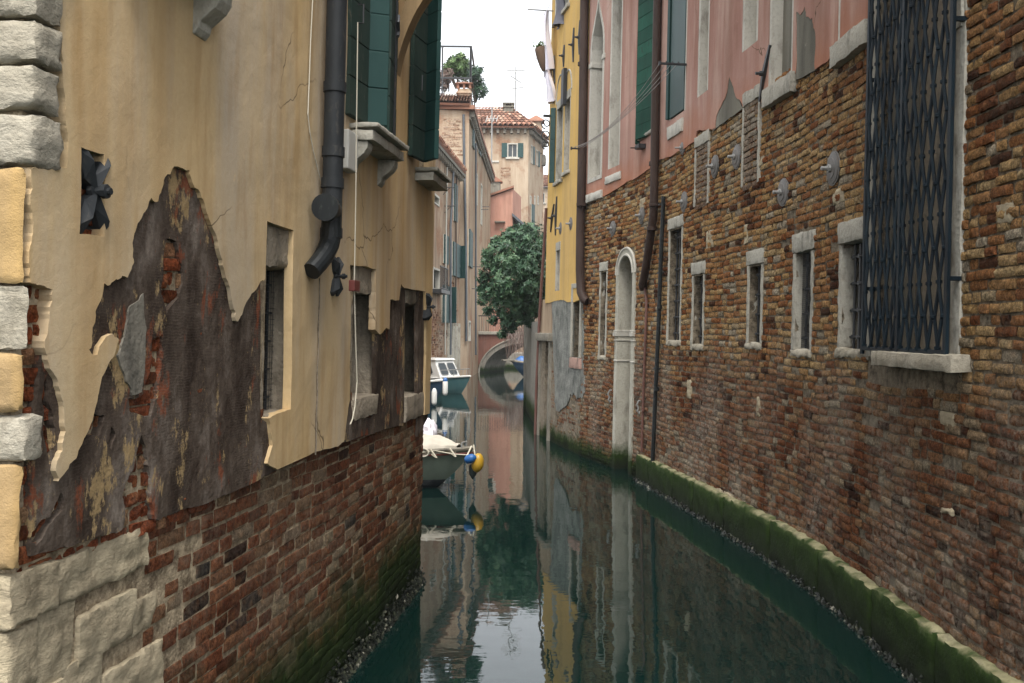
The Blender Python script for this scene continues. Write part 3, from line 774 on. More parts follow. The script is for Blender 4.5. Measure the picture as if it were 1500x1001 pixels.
# rain pipe
s_, z_ = L.px(490, 150, .14); zb = L.px(488, 340, .14)[1]
mb = MB(L)
def pz(y): return L.px(490, y, .14)[1]
mb.tube([(s_, 8.9, .14), (s_, pz(296), .14)], .061, 18)
for y in (128, 224, 270): mb.tube([(s_, pz(y)-.03, .14), (s_, pz(y)+.03, .14)], .069, 18)
pipe = mb.build('rain_pipe', 'zinc', A, smooth=True)
mb = MB(L)
mb.tube([(s_, pz(296), .14), (s_, pz(345), .14), (s_-.02, pz(360), .135), (s_-.07, pz(376), .125), (s_-.14, pz(390), .11), (s_-.2, pz(402), .09)], [.062, .062, .061, .059, .057, .055], 16)
mb.tube([(s_, pz(336), .14), (s_, pz(350), .14)], .068, 16)
mb.tube([(s_, pz(310), .14), (s_-.16, pz(311), .16)], .064, 18)
mb.tube([(s_-.15, pz(311), .158), (s_-.2, pz(311.5), .163)], .08, 20)
mb.build('drain_elbow', 'black', pipe)
mb = MB(L); a, b, c, e = wr(L, 506, 520, 193, 251, .1)
mb.box(a, b, c, e, .05, .12); mb.build('junction_box', 'whitebox', A, bevel=.008)
def cord(name, pts, r, mat, label, cat, d):
    mb = MB(L); P3 = []
    for x, y in pts: s, z = L.px(x, y, d); P3.append((s, z, d))
    mb.tube(P3, r, 5)
    return mb
mb = cord('cable', [(459,-40),(458,0),(455,60),(453,117),(451,168),(454,195),(459,222),(467,254),(476,285)], .0035, 'rope', '', '', .062)
tag(mb.build('cable', 'rope'), 'thin pale cable hanging slack down the ochre plaster to the drain pipe elbow', 'cable')
mb = cord('pull_cord', [(524,33),(523,120),(522,200),(521,300),(519,412),(519,427),(521,500),(523,560),(520,595),(516,615),(513,622)], .004, 'rope', '', '', .17)
a, b, c, e = wr(L, 515, 523, 411, 427, .17)
pc = mb.build('pull_cord', 'rope')
tag(pc, 'long off-white cord with a small dark switch box hanging from the teal shutter handle', 'cord')
mb = MB(L); mb.box(a, b, c, e, .15, .19); mb.build('switch_box', 'redbrown', pc, bevel=.004)

# weed and mussels clinging to the foot of the wall at the water line
def mussels(wall, s0, s1, n, d0, house, zs=.07):
    mb = MB(wall)
    for i in range(n):
        s_ = rng.uniform(s0, s1); z_ = min(.3, abs(rng.gauss(0, zs))) - .03; r_ = rng.uniform(.006, .018) * (1.4 if z_ < .03 else 1)
        d_ = d0 + max(0, .05 - z_*.3) * rng.random(); a_ = rng.uniform(0, 6.28); tl = rng.uniform(.8, 2.2)
        ux, uz = math.cos(a_)*r_*tl, math.sin(a_)*r_*tl; vx, vz = -math.sin(a_)*r_, math.cos(a_)*r_
        mb.add([(s_+ux, z_+uz, d_), (s_+vx, z_+vz, d_), (s_-ux, z_-uz, d_), (s_-vx, z_-vz, d_), (s_, z_, d_+r_*.9), (s_, z_, d_-r_)], [(0,1,4),(1,2,4),(2,3,4),(3,0,4),(1,0,5),(2,1,5),(3,2,5),(0,3,5)], rng.random()**2.6)
    o = mb.build('mussel_glint_crust', 'mussel', house); o['kind'] = 'stuff'
mussels(L, 1.6, SE, 2200, .02, A)
# ------------------------------------------------------------------ the pink house over brick, right, and the yellow house beyond it
RW = Wall([(3.0,2.2),(2.95,4.2),(2.92,5.4),(2.90,6.76),(2.92,8.1),(2.86,9.7),(2.67,11.4),(2.43,13.4),(2.12,15.5),(1.86,16.6),(1.50,17.9),(1.30,18.65),(1.0,20.1),(.73,21.6)], -1, .015)
SBC = RW.px(859, 250)[0]; SC = RW.len
B = thing('pink_house', 'pink plastered house over rough ochre brick, right bank, nearest, with the tall iron grille', 'house', tuple(RW.pt(SBC/2, -1.2, -3)))
C = thing('yellow_house', 'bright yellow house with grey rendered foot standing past the pink house', 'house', tuple(RW.pt((SBC+SC)/2, -1.2, -3)))
ZT = 9.5
body(B, RW, 0, SBC-.01, ZT, 8, 'plaster_pink', inset=.55); body(C, RW, SBC+.01, SC, 11.0, 8, 'plaster_yellow', inset=.55)

# openings (pixel boxes of the frames, s by the middle of the height)
SW = {k: wr(RW, *v) for k, v in dict(
    a=(878,890,384,522), b=(979,1000,318,500), c=(1014,1033,384,506), d=(1095,1119,366,504), e=(1162,1193,340,514), f=(1230,1278,320,514)).items()}
ARs0, ARs1 = RW.px(902, 540)[0], RW.px(930, 540)[0]
ARs1, ARs0 = max(ARs0, ARs1), min(ARs0, ARs1)
ARz = RW.px(918, 364)[1]; ARc = (ARs0+ARs1)/2; ARr = (ARs1-ARs0)/2
GW = wr(RW, 1278, 1412, 0, 520); GW = (min(GW[:2]), max(GW[:2]), RW.px(1345, 528)[1], 5.75)
for k, v in list(SW.items()): SW[k] = (min(v[:2]), max(v[:2]), v[2], v[3])
def up(x0, x1, xb, yb, zt=7.6):
    a, b = RW.px(x0, yb)[0], RW.px(x1, yb)[0]
    return (min(a, b), max(a, b), RW.px(xb, yb)[1], zt)
UW = dict(g=up(865,883,874,262,7.05), h=up(893,910,900,246,8.6), i=up(941,961,949,196), j=up(984,1007,995,170), k=up(1025,1041,1033,138), l=up(1091,1114,1102,69), m=up(1130,1165,1147,118), n=up(1233,1275,1250,50))
inner = lambda w, f=.075, lint=.19: (w[0]+f, w[1]-f, w[2], w[3]-lint)
def arch(c, r, zb, ztop, n=14):
    zc = ztop - r
    return [(c-r, zb), (c+r, zb)] + [(c + r*math.cos(math.pi*i/n), zc + r*math.sin(math.pi*i/n)) for i in range(n+1)]
arO = arch(ARc, ARr, -1.0, ARz); arI = arch(ARc, ARr-.13, -1.0, ARz-.14)
ZCAP = RW.px(876, 88)[1]
def ogee(w, e=0.0):
    c, h = (w[0]+w[1])/2, (w[1]-w[0])/2 + e
    R_ = [(h, ZCAP), (h*1.0, ZCAP+.25), (h*.86, ZCAP+.5), (h*.52, ZCAP+.72+e), (h*.24, ZCAP+.9+e), (0, ZCAP+1.15+e*2.5)]
    return [(c-h, w[2]-e), (c+h, w[2]-e)] + [(c+x, z) for x, z in R_] + [(c-x, z) for x, z in R_[-2::-1]]
holesB = [rect(*inner(w)) for w in SW.values()] + [rect(*w) if k != 'g' else ogee(w, .03) for k, w in UW.items()] + [arch(ARc, ARr-.06, -1.0, ARz-.07), rect(GW[0]+.08, GW[1]-.22, GW[2], GW[3])]
mb = MB(RW); mb.sheet(rect(0, SBC, -1.2, ZT), holesB, 0, -.33, .4)
mb.build('wall', 'mortar', B)

# pink plaster with its ragged lower edge
PB = [(859,299),(882,289),(920,266),(957,244),(972,233),(1000,219),(1020,207),(1022,192),(1040,190),(1049,189),(1051,171),(1064,144),(1070,112),(1079,141),(1090,157),(1091,140),(1115,128),(1117,150),(1129,144),(1130,134),(1165,112),(1168,100),(1168,18),(1175,22),(1180,10),(1183,25),(1192,26),(1197,50),(1196,102),(1212,92),(1228,82),(1234,68),(1274,45)]
pp = RW.poly(PB, .02)
pl = jag(pp, .025, .03, False, 31)
pl += [(pl[-1][0], ZT-.05), (pl[0][0], ZT-.05)]
mb = MB(RW); mb.sheet(pl, [rect(w[0], w[1], w[2], w[3]) if k != 'g' else ogee(w, .04) for k, w in UW.items() if k not in 'n'], .036, -.02, .3, .006)
mb.build('plaster', 'plaster_pink', B)
mb = MB(RW); mb.sheet(jag(RW.poly([(1046,192),(1068,105),(1082,135),(1089,160),(1068,175)], .012), .01, .03, True, 32), [], .03, -.01, .3)
mb.build('cement_patch', 'cement', B)
mb = MB(RW); mb.sheet(jag(RW.poly([(1166,118),(1197,103),(1199,50),(1195,22),(1181,5),(1166,14)], .012), .01, .03, True, 33), [], .03, -.01, .3)
mb.build('cement_patch', 'cement', B)

# brickwork, brick by brick
bh = [(w[0], w[1], w[2]-.02, w[3]) for w in SW.values()] + [(ARs0, ARs1, -2, ARz-.32), (ARs0+.1, ARs1-.1, ARz-.34, ARz), (GW[0], GW[1], GW[2]-.2, GW[3]+.2)]
plz = lambda s: np.interp(s, [p[0] for p in sorted(pp)], [p[1] for p in sorted(pp)])
s1274 = RW.px(1274, 40)[0]
nb = rng.random
keepB = lambda s, z: (s < s1274 or z < plz(s) + .12) and not (nb() < .012)
mb = MB(RW)
bricks(mb, 1.2, SBC, -.25, 5.6, bh, keepB, h=.06, gap=.012, lmin=.1, lmax=.24, d=.016, dr=.009, rough=.009, seed=21, wave=.05, edge=.0035, heads=2)
mb.build('brickwork', 'brick_ochre', B, smooth=True)
# bits of reused stone in the brickwork
mb = MB(RW)
for x, y, wx, wy in [(938,300,8,16),(1091,344,6,30),(1008,570,6,28),(1463,315,24,30),(1050,718,26,10),(1380,612,22,22),(1112,235,8,22),(1036,352,10,26),(1380,745,20,10),(1110,595,5,30),(1222,290,16,24)]:
    s, z = RW.px(x, y); y_ = RW.base(s)[0].y
    hz = wy/F*y_; s2 = RW.px(x+wx, y)[0]
    mb.rough(min(s, s2), max(s, s2), z-hz/2, z+hz/2, -.05, .02, .025, .012, 12, .012)
    mb.build('reused_stone', 'stone_warm', B, smooth=True); mb = MB(RW)

def small_window(house, w, f=.075, lint=.19, depth=.15, net=False, mat='stone', frame2=.03):
    i = inner(w, f, lint)
    mb = MB(RW); mb.box(i[0]-.02, i[1]+.02, i[2]-.05, i[3]+.02, -depth-.04, -depth)
    win = mb.build('window', 'void', house)
    mb = MB(RW)
    mb.rough(w[0]+.01, w[0]+f, w[2], i[3]-.002, -depth, .018, .04, .008, 7, .008)
    mb.rough(w[1]-f, w[1]-.01, w[2], i[3]-.002, -depth, .022, .04, .01, 7, .01)
    mb.rough(w[0]-.02, w[1]+.015, i[3], w[3], -depth, frame2, .035, .008, 8, .012)
    mb.build('frame', mat, win, smooth=True)
    mb = MB(RW); mb.rough(w[0], w[1], w[2]-.07, w[2]+.012, -depth, .03, .03, .02, 9, .015)
    mb.build('sill', 'stone_rough', win, smooth=True)
    mb = MB(RW); n = max(3, int((i[1]-i[0])/.11))
    for k in range(n):
        s = i[0] + (i[1]-i[0])*(k+.5)/n
        mb.tube([(s, i[2]-.03, -.085), (s, i[3]+.03, -.085)], .011, 6)
    for k in range(max(4, int((i[3]-i[2])/.22))):
        z = i[2] + (i[3]-i[2])*(k+.5)/max(4, int((i[3]-i[2])/.22))
        mb.tube([(i[0]-.02, z, -.075), (i[1]+.02, z, -.075)], .01, 6)
        for q in range(n):
            s = i[0] + (i[1]-i[0])*(q+.5)/n; mb.tube([(s, z-.018, -.08), (s, z+.018, -.08)], .019, 6)
    if net:
        for k in range(18): s = i[0] + (i[1]-i[0])*k/18; mb.tube([(s, i[2], -.06), (s, i[3], -.06)], .0018, 3)
        for k in range(50): z = i[2] + (i[3]-i[2])*k/50; mb.tube([(i[0], z, -.061), (i[1], z, -.061)], .0018, 3)
    mb.build('bars', 'iron', win)
    return win
for k, w in SW.items():
    small_window(B, w, .08 if k in 'ef' else .07, .2 if k in 'ef' else .17, net=(k == 'e'))

# water door
mb = MB(RW); mb.sheet(arO, [arI[:1] + arI[1:]], .035, -.36, .3)
door = mb.build('water_door', 'stone_door', B)
mb = MB(RW); mb.sheet(arI, [], -.34, -.36, .4)
mb.build('door_leaf', 'wood_dark', door)
mb = MB(RW); zi = RW.px(915, 488)[1]
for z0, z1, d_ in ((zi-.06, zi+.01, .07), (zi+.012, zi+.05, .055), (zi-.14, zi-.12, .05), (zi-.5, zi-.47, .045)):
  for a, b in ((ARs0-.015, ARs0+.145), (ARs1-.145, ARs1+.015)):
    mb.box(a, b, z0, z1, -.3, d_)
    mb.build('impost', 'stone_pale', door, bevel=.008); mb = MB(RW)
mb = MB(RW)
n = 16; zc = ARz - ARr
for ra, d_ in ((ARr+.0, .05), (ARr-.115, .05)):
    mb.tube([(ARc + ra*math.cos(math.pi*i/n), zc + ra*math.sin(math.pi*i/n), d_-.015) for i in range(n+1)], .022, 6)
mb.build('archivolt', 'stone_pale', door, smooth=True)

# upper windows of the pink house: pale stone jambs, some walled up
def up_window(house, w, fill, fd, depth=.26, jamb=.06, sill=None, mat='stone_pale', label=None):
    mb = MB(RW); mb.box(w[0]+.001, w[1]-.001, w[2]-.02, w[3]+.02, -fd-.03, -fd)
    win = mb.build('window', fill, house)
    if label: win['label'] = label
    mb = MB(RW)
    mb.box(w[0], w[0]+jamb, w[2], w[3], -fd-.02, .034); mb.box(w[1]-jamb, w[1], w[2], w[3], -fd-.02, .036)
    mb.box(w[0]-.02, w[1]+.02, w[3]-.02, w[3]+.16, -fd-.02, .04)
    mb.build('frame', mat, win, bevel=.006)
    if sill:
        mb = MB(RW); mb.rough(w[0]-.08, w[1]+.08, w[2]-sill, w[2]-.005, -.1, .09, .05, .008, 6, .015)
        mb.build('sill', 'stone', win, smooth=True)
    return win
# gothic window
w = UW['g']; c = (w[0]+w[1])/2; hw = (w[1]-w[0])/2
gp = ogee(w)
mb = MB(RW); mb.sheet(ogee(w, -.01), [], -.26, -.29, .4); win = mb.build('window', 'void', B)
mb = MB(RW); mb.sheet(ogee(w, .045), [ogee(w, -.03)], .045, -.27, .3); mb.build('frame', 'stone_pale', win)
mb = MB(RW)
for q0, q1 in ((w[0]-.09, w[0]+.06), (w[1]-.06, w[1]+.09)): mb.box(q0, q1, ZCAP-.1, ZCAP, -.255, .06); mb.build('capital', 'stone_pale', win, bevel=.012); mb = MB(RW)
for q in 'gh':
    w = UW[q]; mb = MB(RW); mb.rough(w[0]-.1, w[1]+.1, w[2]-.42 if q == 'g' else w[2]-.27, w[2]-.25 if q == 'g' else w[2]-.12, -.05, .07, .05, .01, 6, .02)
    if q == 'h': win = up_window(B, w, 'cement', .24)
    mb.build('sill', 'stone_pale', win, smooth=True)
w = UW['i']; win = up_window(B, w, 'void', .26, sill=.07); w_ = w
mb = MB(RW)
sh = RW.px(941, 170)[0]; so_, zz = RW.px(921, 190, .36)
def leaf(house_win, p0, p1, z0, z1, mat, nb_, th=.04):
    mb = MB(RW); shutter(mb, p0, p1, z0, z1, th, nb_, .012)
    return mb.build('shutter', mat, house_win, bevel=.004)
sA = w_[1]
dA = .02
while RW.pt(sA, 5.4, dA).x / RW.pt(sA, 5.4, dA).y * F + 750 > 930 and dA < 1.2: dA += .02
z0 = w_[2] - .12
leaf(win, (sA+.02, .04), (sA+.06, dA), z0, z0+2.7, 'green', 12)
leaf(win, (w_[0]+.12, .02), (sA-.05, .12), z0+.05, z0+2.7, 'green', 12)
leaf(win, (w_[0]+.0, .06), (w_[0]-.28, .07), z0+.05, z0+2.7, 'green', 9)
mb = MB(RW); mb.box(sA-.3, sA-.1, z0-.12, z0-.05, .04, .16); mb.tube([(sA-.2, z0-.1, .05), (sA-.25, z0-.12, .28)], .01, 5)
mb.build('shutter_catch', 'iron', win)
w = UW['j']; win = up_window(B, w, 'void', .26)
dB = .05
while RW.pt(w[1], 5.2, dB).x / RW.pt(w[1], 5.2, dB).y * F + 750 > 972 and dB < 1.2: dB += .02
leaf(win, (w[1]+.02, .04), (w[1]+.0, dB*.75), w[2]+.02, w[2]+2.0, 'green_dark', 1, .05)
leaf(win, (w[0]+.05, .03), (w[1]-.04, .035), w[2]+.02, w[2]+2.0, 'green_dark', 1, .03)
mb = MB(RW); a, b, c_, e = wr(RW, 984, 1003, 183, 194); mb.rough(min(a,b)-.05, max(a,b)+.05, c_-.06, e+.03, -.05, .07, .05, .01, 6, .015); mb.build('sill', 'stone_pale', win, smooth=True)
up_window(B, UW['k'], 'stone_pale', .2); up_window(B, UW['l'], 'stone_pale', .2)
for key, wd in (('m', .0), ('n', .0)):
    win = up_window(B, UW[key], 'cement', .1, jamb=.05, sill=.22, label='walled up window filled with stained grey cement')
# stone strips and lintels in the brick (old openings walled up)
for x0, x1, yt, yb, lt in ((1090,1116,131,272,.16), (1020,1041,196,302,.16)):
    s0, s1 = sorted((RW.px(x0, (yt+yb)/2)[0], RW.px(x1, (yt+yb)/2)[0])); z1 = RW.px((x0+x1)/2, yt)[1]; z0 = RW.px((x0+x1)/2, yb)[1]
    mb = MB(RW)
    mb.rough(s0, s1, z1-lt, z1, -.05, .045, .05, .01, 6, .012)
    mb.rough(s0, s0+.055, z0, z1-lt, -.05, .036, .06, .008, 6, .01); mb.rough(s1-.055, s1, z0+.02, z1-lt, -.05, .036, .06, .008, 6, .01)
    mb.build('old_window_frame', 'stone', B, smooth=True)
    mb = MB(RW); bricks(mb, s0+.06, s1-.06, z0-.02, z1-lt-.01, [], None, h=.056, gap=.014, d=.028, dr=.006, rough=.008, seed=77); mb.build('old_window_infill', 'brick_salt', B, smooth=True)
# tall window behind the folding lattice
g = GW
mb = MB(RW); mb.box(g[0]+.06, g[1]-.2, g[2]-.02, g[3]+.02, -.24, -.2)
win = mb.build('window', 'jamb_rough', B)
mb = MB(RW)
mb.rough(g[0]-.03, g[0]+.1, g[2], g[3]-.02, -.32, .03, .07, .006, 6, .01)
mb.rough(g[0]+.0, g[0]+.14, 4.42, 4.72, -.02, .045, .06, .006, 6, .012)
mb.rough(g[1]-.1, g[1]+.02, g[2], g[3]-.02, -.3, .028, .07, .006, 6, .01)
mb.rough(g[0]-.1, g[1]+.1, g[3]-.02, g[3]+.2, -.3, .05, .07, .006, 6, .01)
mb.build('frame', 'stone', win, smooth=True)
mb = MB(RW); mb.rough(g[0]+.1, g[0]+.27, g[2], g[3]-.02, -.32, .004, .07, .006, 6, .01); mb.rough(g[1]-.42, g[1]-.09, g[2], g[3]-.02, -.32, -.06, .07, .006, 6, .01)
mb.build('inner_jamb', 'stone_dirty', win, smooth=True)
mb = MB(RW); sb = RW.px(1424, 535, .0)[0]; st_ = RW.px(1274, 523, .14)[0]; s0, s1 = min(sb, st_), max(sb, st_)
zt_ = RW.px(1395, 520, .14)[1]; zb_ = RW.px(1395, 547, .14)[1]
mb.rough(s0, s1, zb_, zt_, -.3, .14, .04, .006, 7, .012)
mb.build('sill', 'stone_rough', win, smooth=True)
dg = .1
gs = sorted((RW.px(1268, 300, dg)[0], RW.px(1390, 300, dg)[0])); gz0 = RW.px(1385, 520, dg)[1]; gz1 = 5.7
mb = MB(RW)
for s in gs + [(gs[0]+gs[1])/2 + .02]: mb.box(s-.022, s+.022, gz0-.03, gz1, dg-.012, dg+.012)
mb.box(gs[0]+.022, gs[1]-.022, gz0-.0, gz0+.03, dg-.014, dg+.014)
mb.box(gs[0]+.022, gs[1]-.022, gz1-.04, gz1, dg-.014, dg+.014)
for z in (gz0+.5, gz0+2.2):
    for s, sg in ((gs[0], -1), (gs[1], 1)): mb.box(s-.015, s+.015, z-.015, z+.015, -.05, dg-.01)
lat = mb.build('grille', 'iron_blue', win, bevel=.003)
mb = MB(RW); nrod = 20; pitch = (gs[1]-gs[0]) / nrod; vs_ = .225; nk = int((gz1-gz0)/vs_)
for i in range(nrod + 1):
    s = gs[0] + i*pitch; pts = []
    for k in range(nk + 1):
        off = (1 if (i + k) % 2 else -1) * (pitch*.5 - .006)
        s_ = min(gs[1]-.02, max(gs[0]+.02, s + off))
        pts.append((s_, gz0 + .03 + k*vs_ + .02*mnoise.noise(Vector((i*.6, k*.8, 0))), dg + .006*(1 if i % 2 else -1)))
    mb.tube(pts, .0125, 6)
    if i % 1 == 0:
        for k in range(nk + 1):
            if (i + k) % 2 and i < nrod:
                p = pts[k]; P_ = RW.pt(p[0]+.008, p[1], dg)
                t = RW.pt(p[0]+.008, p[1]+.1, dg) - P_
                mb.lathe(P_ - t*.13, P_ + t, [(0, .013), (.006, .023), (.024, .023), (.03, .013)], 8)
mb.build('lattice', 'iron_blue', lat, smooth=True)

# kerb of weedy stone along the foot
mb = MB(RW); sk = RW.px(930, 675, .1)[0]; s = 0.6; k = 0
while s < sk:
    L_ = min(rng.uniform(.9, 1.5), sk - s)
    if sk - s - L_ < .35: L_ = sk - s
    mb.rough(s, s+L_-.008, -.6, .43 + rng.uniform(-.012, .012) , -.1, .1 + rng.uniform(-.008, .008), .05, .016, 6, .03)
    s += L_
mb.build('footing', 'stone_kerb', B, smooth=True)
mussels(RW, 1.5, sk, 1800, .1, B, .035)  # pale shells along this kerb stand in for glints at the water line
for x, y in ((895,582),(938,598)):
    s, z = RW.px(x, y, .02); mb = MB(RW); mb.tube([(s, z+.12, -.03), (s, z+.12, .05), (s, z+.06, .08), (s, z, .05), (s, z-.05, .07), (s, z-.09, .04), (s+.02, z-.06, .02)], .014, 6); mb.build('mooring_hook', 'steel', B, smooth=True)

# tie-rod plates
def disc(house, x, y, r, big=True):
    s, z = RW.px(x, y, .03)
    mb = MB(); A0, A1 = RW.pt(s, z, .012), RW.pt(s, z, 1)
    mb.lathe(A0, A1, [(0, r), (.012, r), (.014, r*.9), (.02, r*.9), (.03, r*.62), (.036, r*.6), (.04, r*.3)], 24)
    o = mb.build('anchor_plate', 'disc', house)
    b = MB(); b.lathe(A0, A1, [(.03, r*.24), (.06, r*.24), (.062, r*.13), (.12, r*.13), (.124, r*.09)], 8); b.build('bolt', 'steel', o)
for x, y, r in ((1078,230,.15), (1046,244,.15), (1219,247,.16), (1146,282,.15), (1001,296,.15), (939,316,.14), (897,335,.14), (999,217,.1)): disc(B, x, y, r)
for x, y, r in ((836,328,.15), (821,335,.15)): disc(C, x, y, r)
def bar_anchor(house, x0, y0, x1, y1, w=.05):
    s0, z0 = RW.px(x0, y0, .05); s1, z1 = RW.px(x1, y1, .05)
    mb = MB(RW)
    t = Vector((s1-s0, z1-z0)); n_ = Vector((-t.y, t.x)).normalized() * w/2
    def pp_(k, m_, d): q = Vector((s0, z0)) + t*k + n_*m_; return (q.x, q.y, d)
    mb.add([pp_(0,.6,.03), pp_(0,-.6,.03), pp_(1,-.6,.03), pp_(1,.6,.03), pp_(0,.5,.055), pp_(0,-.5,.055), pp_(1,-.5,.055), pp_(1,.5,.055), pp_(.5,1.1,.02), pp_(.5,-1.1,.02), pp_(.5,1.,.075), pp_(.5,-1.,.075)],
           [(0,1,5,4),(3,7,6,2),(0,4,10,8),(8,10,7,3),(1,9,11,5),(9,2,6,11),(4,5,11,10),(10,11,6,7)])
    o = mb.build('anchor_bar', 'iron', house)
    s, z = (s0+s1)/2, (z0+z1)/2; b = MB(); b.lathe(RW.pt(s, z, .05), RW.pt(s, z, 1), [(0, w*.5), (.05, w*.5), (.06, w*.3), (.1, w*.3)], 8); b.build('bolt', 'iron', o)
bar_anchor(B, 1127, 66, 1112, 149, .06)
for q_ in ((840,41,839,91), (849,30,848,80), (826,66,825,98), (811,82,812,122), (811,299,806,340), (815,288,813,345)): bar_anchor(C, *q_, .06)

# pipes on the right bank
def vpipe(house, pts, r, d, mat, collars=(), name='rain_pipe'):
    mb = MB(RW); P_ = []
    for p in pts:
        s, z = RW.px(p[0], p[1], p[2] if len(p) > 2 else d); P_.append((s, z, p[2] if len(p) > 2 else d))
    if pts[0][1] <= 0: P_[0] = (P_[0][0], 9.0, P_[0][2])
    mb.tube(P_, r, 12)
    for x, y in collars:
        s, z = RW.px(x, y, d); mb.tube([(s, z-.03, d), (s, z+.03, d)], r*1.22, 12)
    return mb.build(name, mat, house, smooth=True)
vpipe(B, [(963,0),(960,150),(958,295),(957,318),(953,345),(948,380),(944,405),(941,418,.08),(943,424,.05)], .066, .11, 'brown_pipe', [(958,240),(958,300),(955,335)])
vpipe(B, [(944,420,.05),(947,440,.04),(946,480,.04),(943,560,.04),(940,662,.03)], .022, .04, 'rust_pipe', [(946,470),(942,600)])
vpipe(B, [(972,288),(968,380),(965,470),(960,580),(956,676)], .032, .07, 'black', [(966,450),(962,570)], 'waste_pipe')
vpipe(C, [(856,0),(854,150),(852,250),(850,340),(849.5,395),(851,428,.12),(856,440,.09),(860,442,.05)], .085, .12, 'brown_pipe', [(854,94),(852,300)])
mb = MB(RW)
for i, (x, y) in enumerate(((970,300),(968,400),(962,540))):
    s, z = RW.px(x, y, .05); mb.box(s-.05, s+.05, z-.01, z+.01, .0, .1)
    mb.build('pipe_clip', 'iron', B); mb = MB(RW)

# ---------------- yellow house
def upc(x0, x1, xb, y0, y1): 
    a, b = sorted((RW.px(x0, (y0+y1)/2)[0], RW.px(x1, (y0+y1)/2)[0])); return (a, b, RW.px(xb, y1)[1], RW.px(xb, y0)[1])
CW = [upc(817,826,821,158,264), upc(829,837,833,145,250), upc(816,822,819,366,426)]
CU = upc(816,836,826,-40,18)
mb = MB(RW)
ydoor = upc(790,807,798,490,655)
cwin = upc(839,854,846,415,524)
mb.sheet(rect(SBC+.012, SC, -1.2, 11.0), [rect(*w) for w in CW] + [rect(*CU), rect(ydoor[0]+.12, ydoor[1]-.1, -.9, ydoor[3]-.15), rect(*inner(cwin, .1, .1))], 0, -.33, .5)
mb.build('wall', 'mortar', C)
s_, zy = SC, RW.px(794, 445, .03)[1]; zy2 = RW.px(845, 440, .03)[1]
pl = jag([(SBC+.02, zy2), (SBC+1.1, zy2-.02), (SC-1.5, zy+.03), (SC+.01, zy)], .03, .04, False, 41) + [(SC+.01, 10.9), (SBC+.02, 10.9)]
mb = MB(RW); mb.sheet(pl, [rect(*w) for w in CW + [CU]], .03, -.02, .3, .005); mb.build('plaster', 'plaster_yellow', C)
pl = jag(RW.poly([(808,438),(853,436),(856,575),(845,585),(835,578),(822,600),(812,590),(810,520)], .02), .12, .03, True, 42)
mb = MB(RW); mb.sheet(pl, [rect(*inner(cwin, .1, .1))], .02, -.02, .3, .005); mb.build('grey_render', 'cement_blue', C)
mb = MB(RW); mb.sheet(jag(RW.poly([(790,440),(812,438),(812,488),(788,490)], .015), .02, .04, True, 43), [], .012, -.02, .3); mb.build('old_plaster', 'plaster_tan', C)
mb = MB(RW); bricks(mb, SBC+.02, SC, -.2, 2.75, [ydoor, cwin], None, h=.056, d=.0, dr=.008, rough=.01, seed=22); mb.build('brick_base', 'brick_far', C, smooth=True)
# door with stone posts, blocked window
mb = MB(RW); mb.box(ydoor[0]+.1, ydoor[1]-.08, -.9, ydoor[3]-.1, -.33, -.3); dr_ = mb.build('water_door', 'wood_dark', C)
mb = MB(RW); mb.rough(ydoor[0]-.02, ydoor[0]+.14, -.9, ydoor[3]-.15, -.3, .06, .08, .01, 6, .02); mb.rough(ydoor[1]-.12, ydoor[1], -.9, ydoor[3]-.15, -.3, .05, .08, .01, 6, .02)
mb.rough(ydoor[0]-.12, ydoor[1]+.06, ydoor[3]-.15, ydoor[3]+.03, -.3, .12, .06, .01, 6, .02)
mb.build('frame', 'stone_dirty', dr_, smooth=True)
mb = MB(RW); i_ = inner(cwin, .1, .1); mb.box(i_[0], i_[1], i_[2]-.02, i_[3]+.02, -.2, -.14); bw = mb.build('window', 'cement', C); bw['label'] = 'walled up window with pink stone foot'
mb = MB(RW); mb.box(cwin[0], cwin[0]+.1, cwin[2], cwin[3], -.2, .05); mb.box(cwin[1]-.1, cwin[1], cwin[2], cwin[3], -.2, .05); mb.box(cwin[0]+.1, cwin[1]-.1, cwin[3]-.1, cwin[3]-.003, -.2, .048); mb.build('frame', 'stone', bw, bevel=.008)
mb = MB(RW); mb.rough(cwin[0]-.03, cwin[1]+.03, cwin[2]-.22, cwin[2]-.005, -.1, .06, .05, .008, 6, .015); mb.build('sill', 'stone_pink', bw, smooth=True)
for n_, w in enumerate(CW):
    wi = up_window(C, w, 'void' if n_ != 1 else 'stone_pink', .2, jamb=.04, mat='stone', sill=.09 if n_ < 2 else None)
    if n_ == 0:
        dC = .05
        while RW.pt(w[1], w[2]+1, dC).x / RW.pt(w[1], w[2]+1, dC).y * F + 750 > 806 and dC < 1.4: dC += .02
        leaf(wi, (w[1]+.05, .05), (w[1]+.1, dC), w[2]-.0, w[3]+.05, 'green_dark', 7)
    if n_ < 2:      # thin arched mouldings over the windows
        c, r = (w[0]+w[1])/2, (w[1]-w[0])/2 + .08
        mb = MB(RW); mb.tube([(c + r*math.cos(math.pi*i/12), w[3]+.12 + r*1.5*math.sin(math.pi*i/12), .03) for i in range(13)], .022, 6); mb.build('arched_moulding', 'stone', wi, smooth=True)
wi = up_window(C, CU, 'void', .25, jamb=.07, sill=.1)
mb = MB(RW); s, z = RW.px(826, 128, .08); mb.box(s-.1, s+.1, z-.38, z+.38, .04, .12); mb.build('shutter', 'iron', wi, bevel=.004)
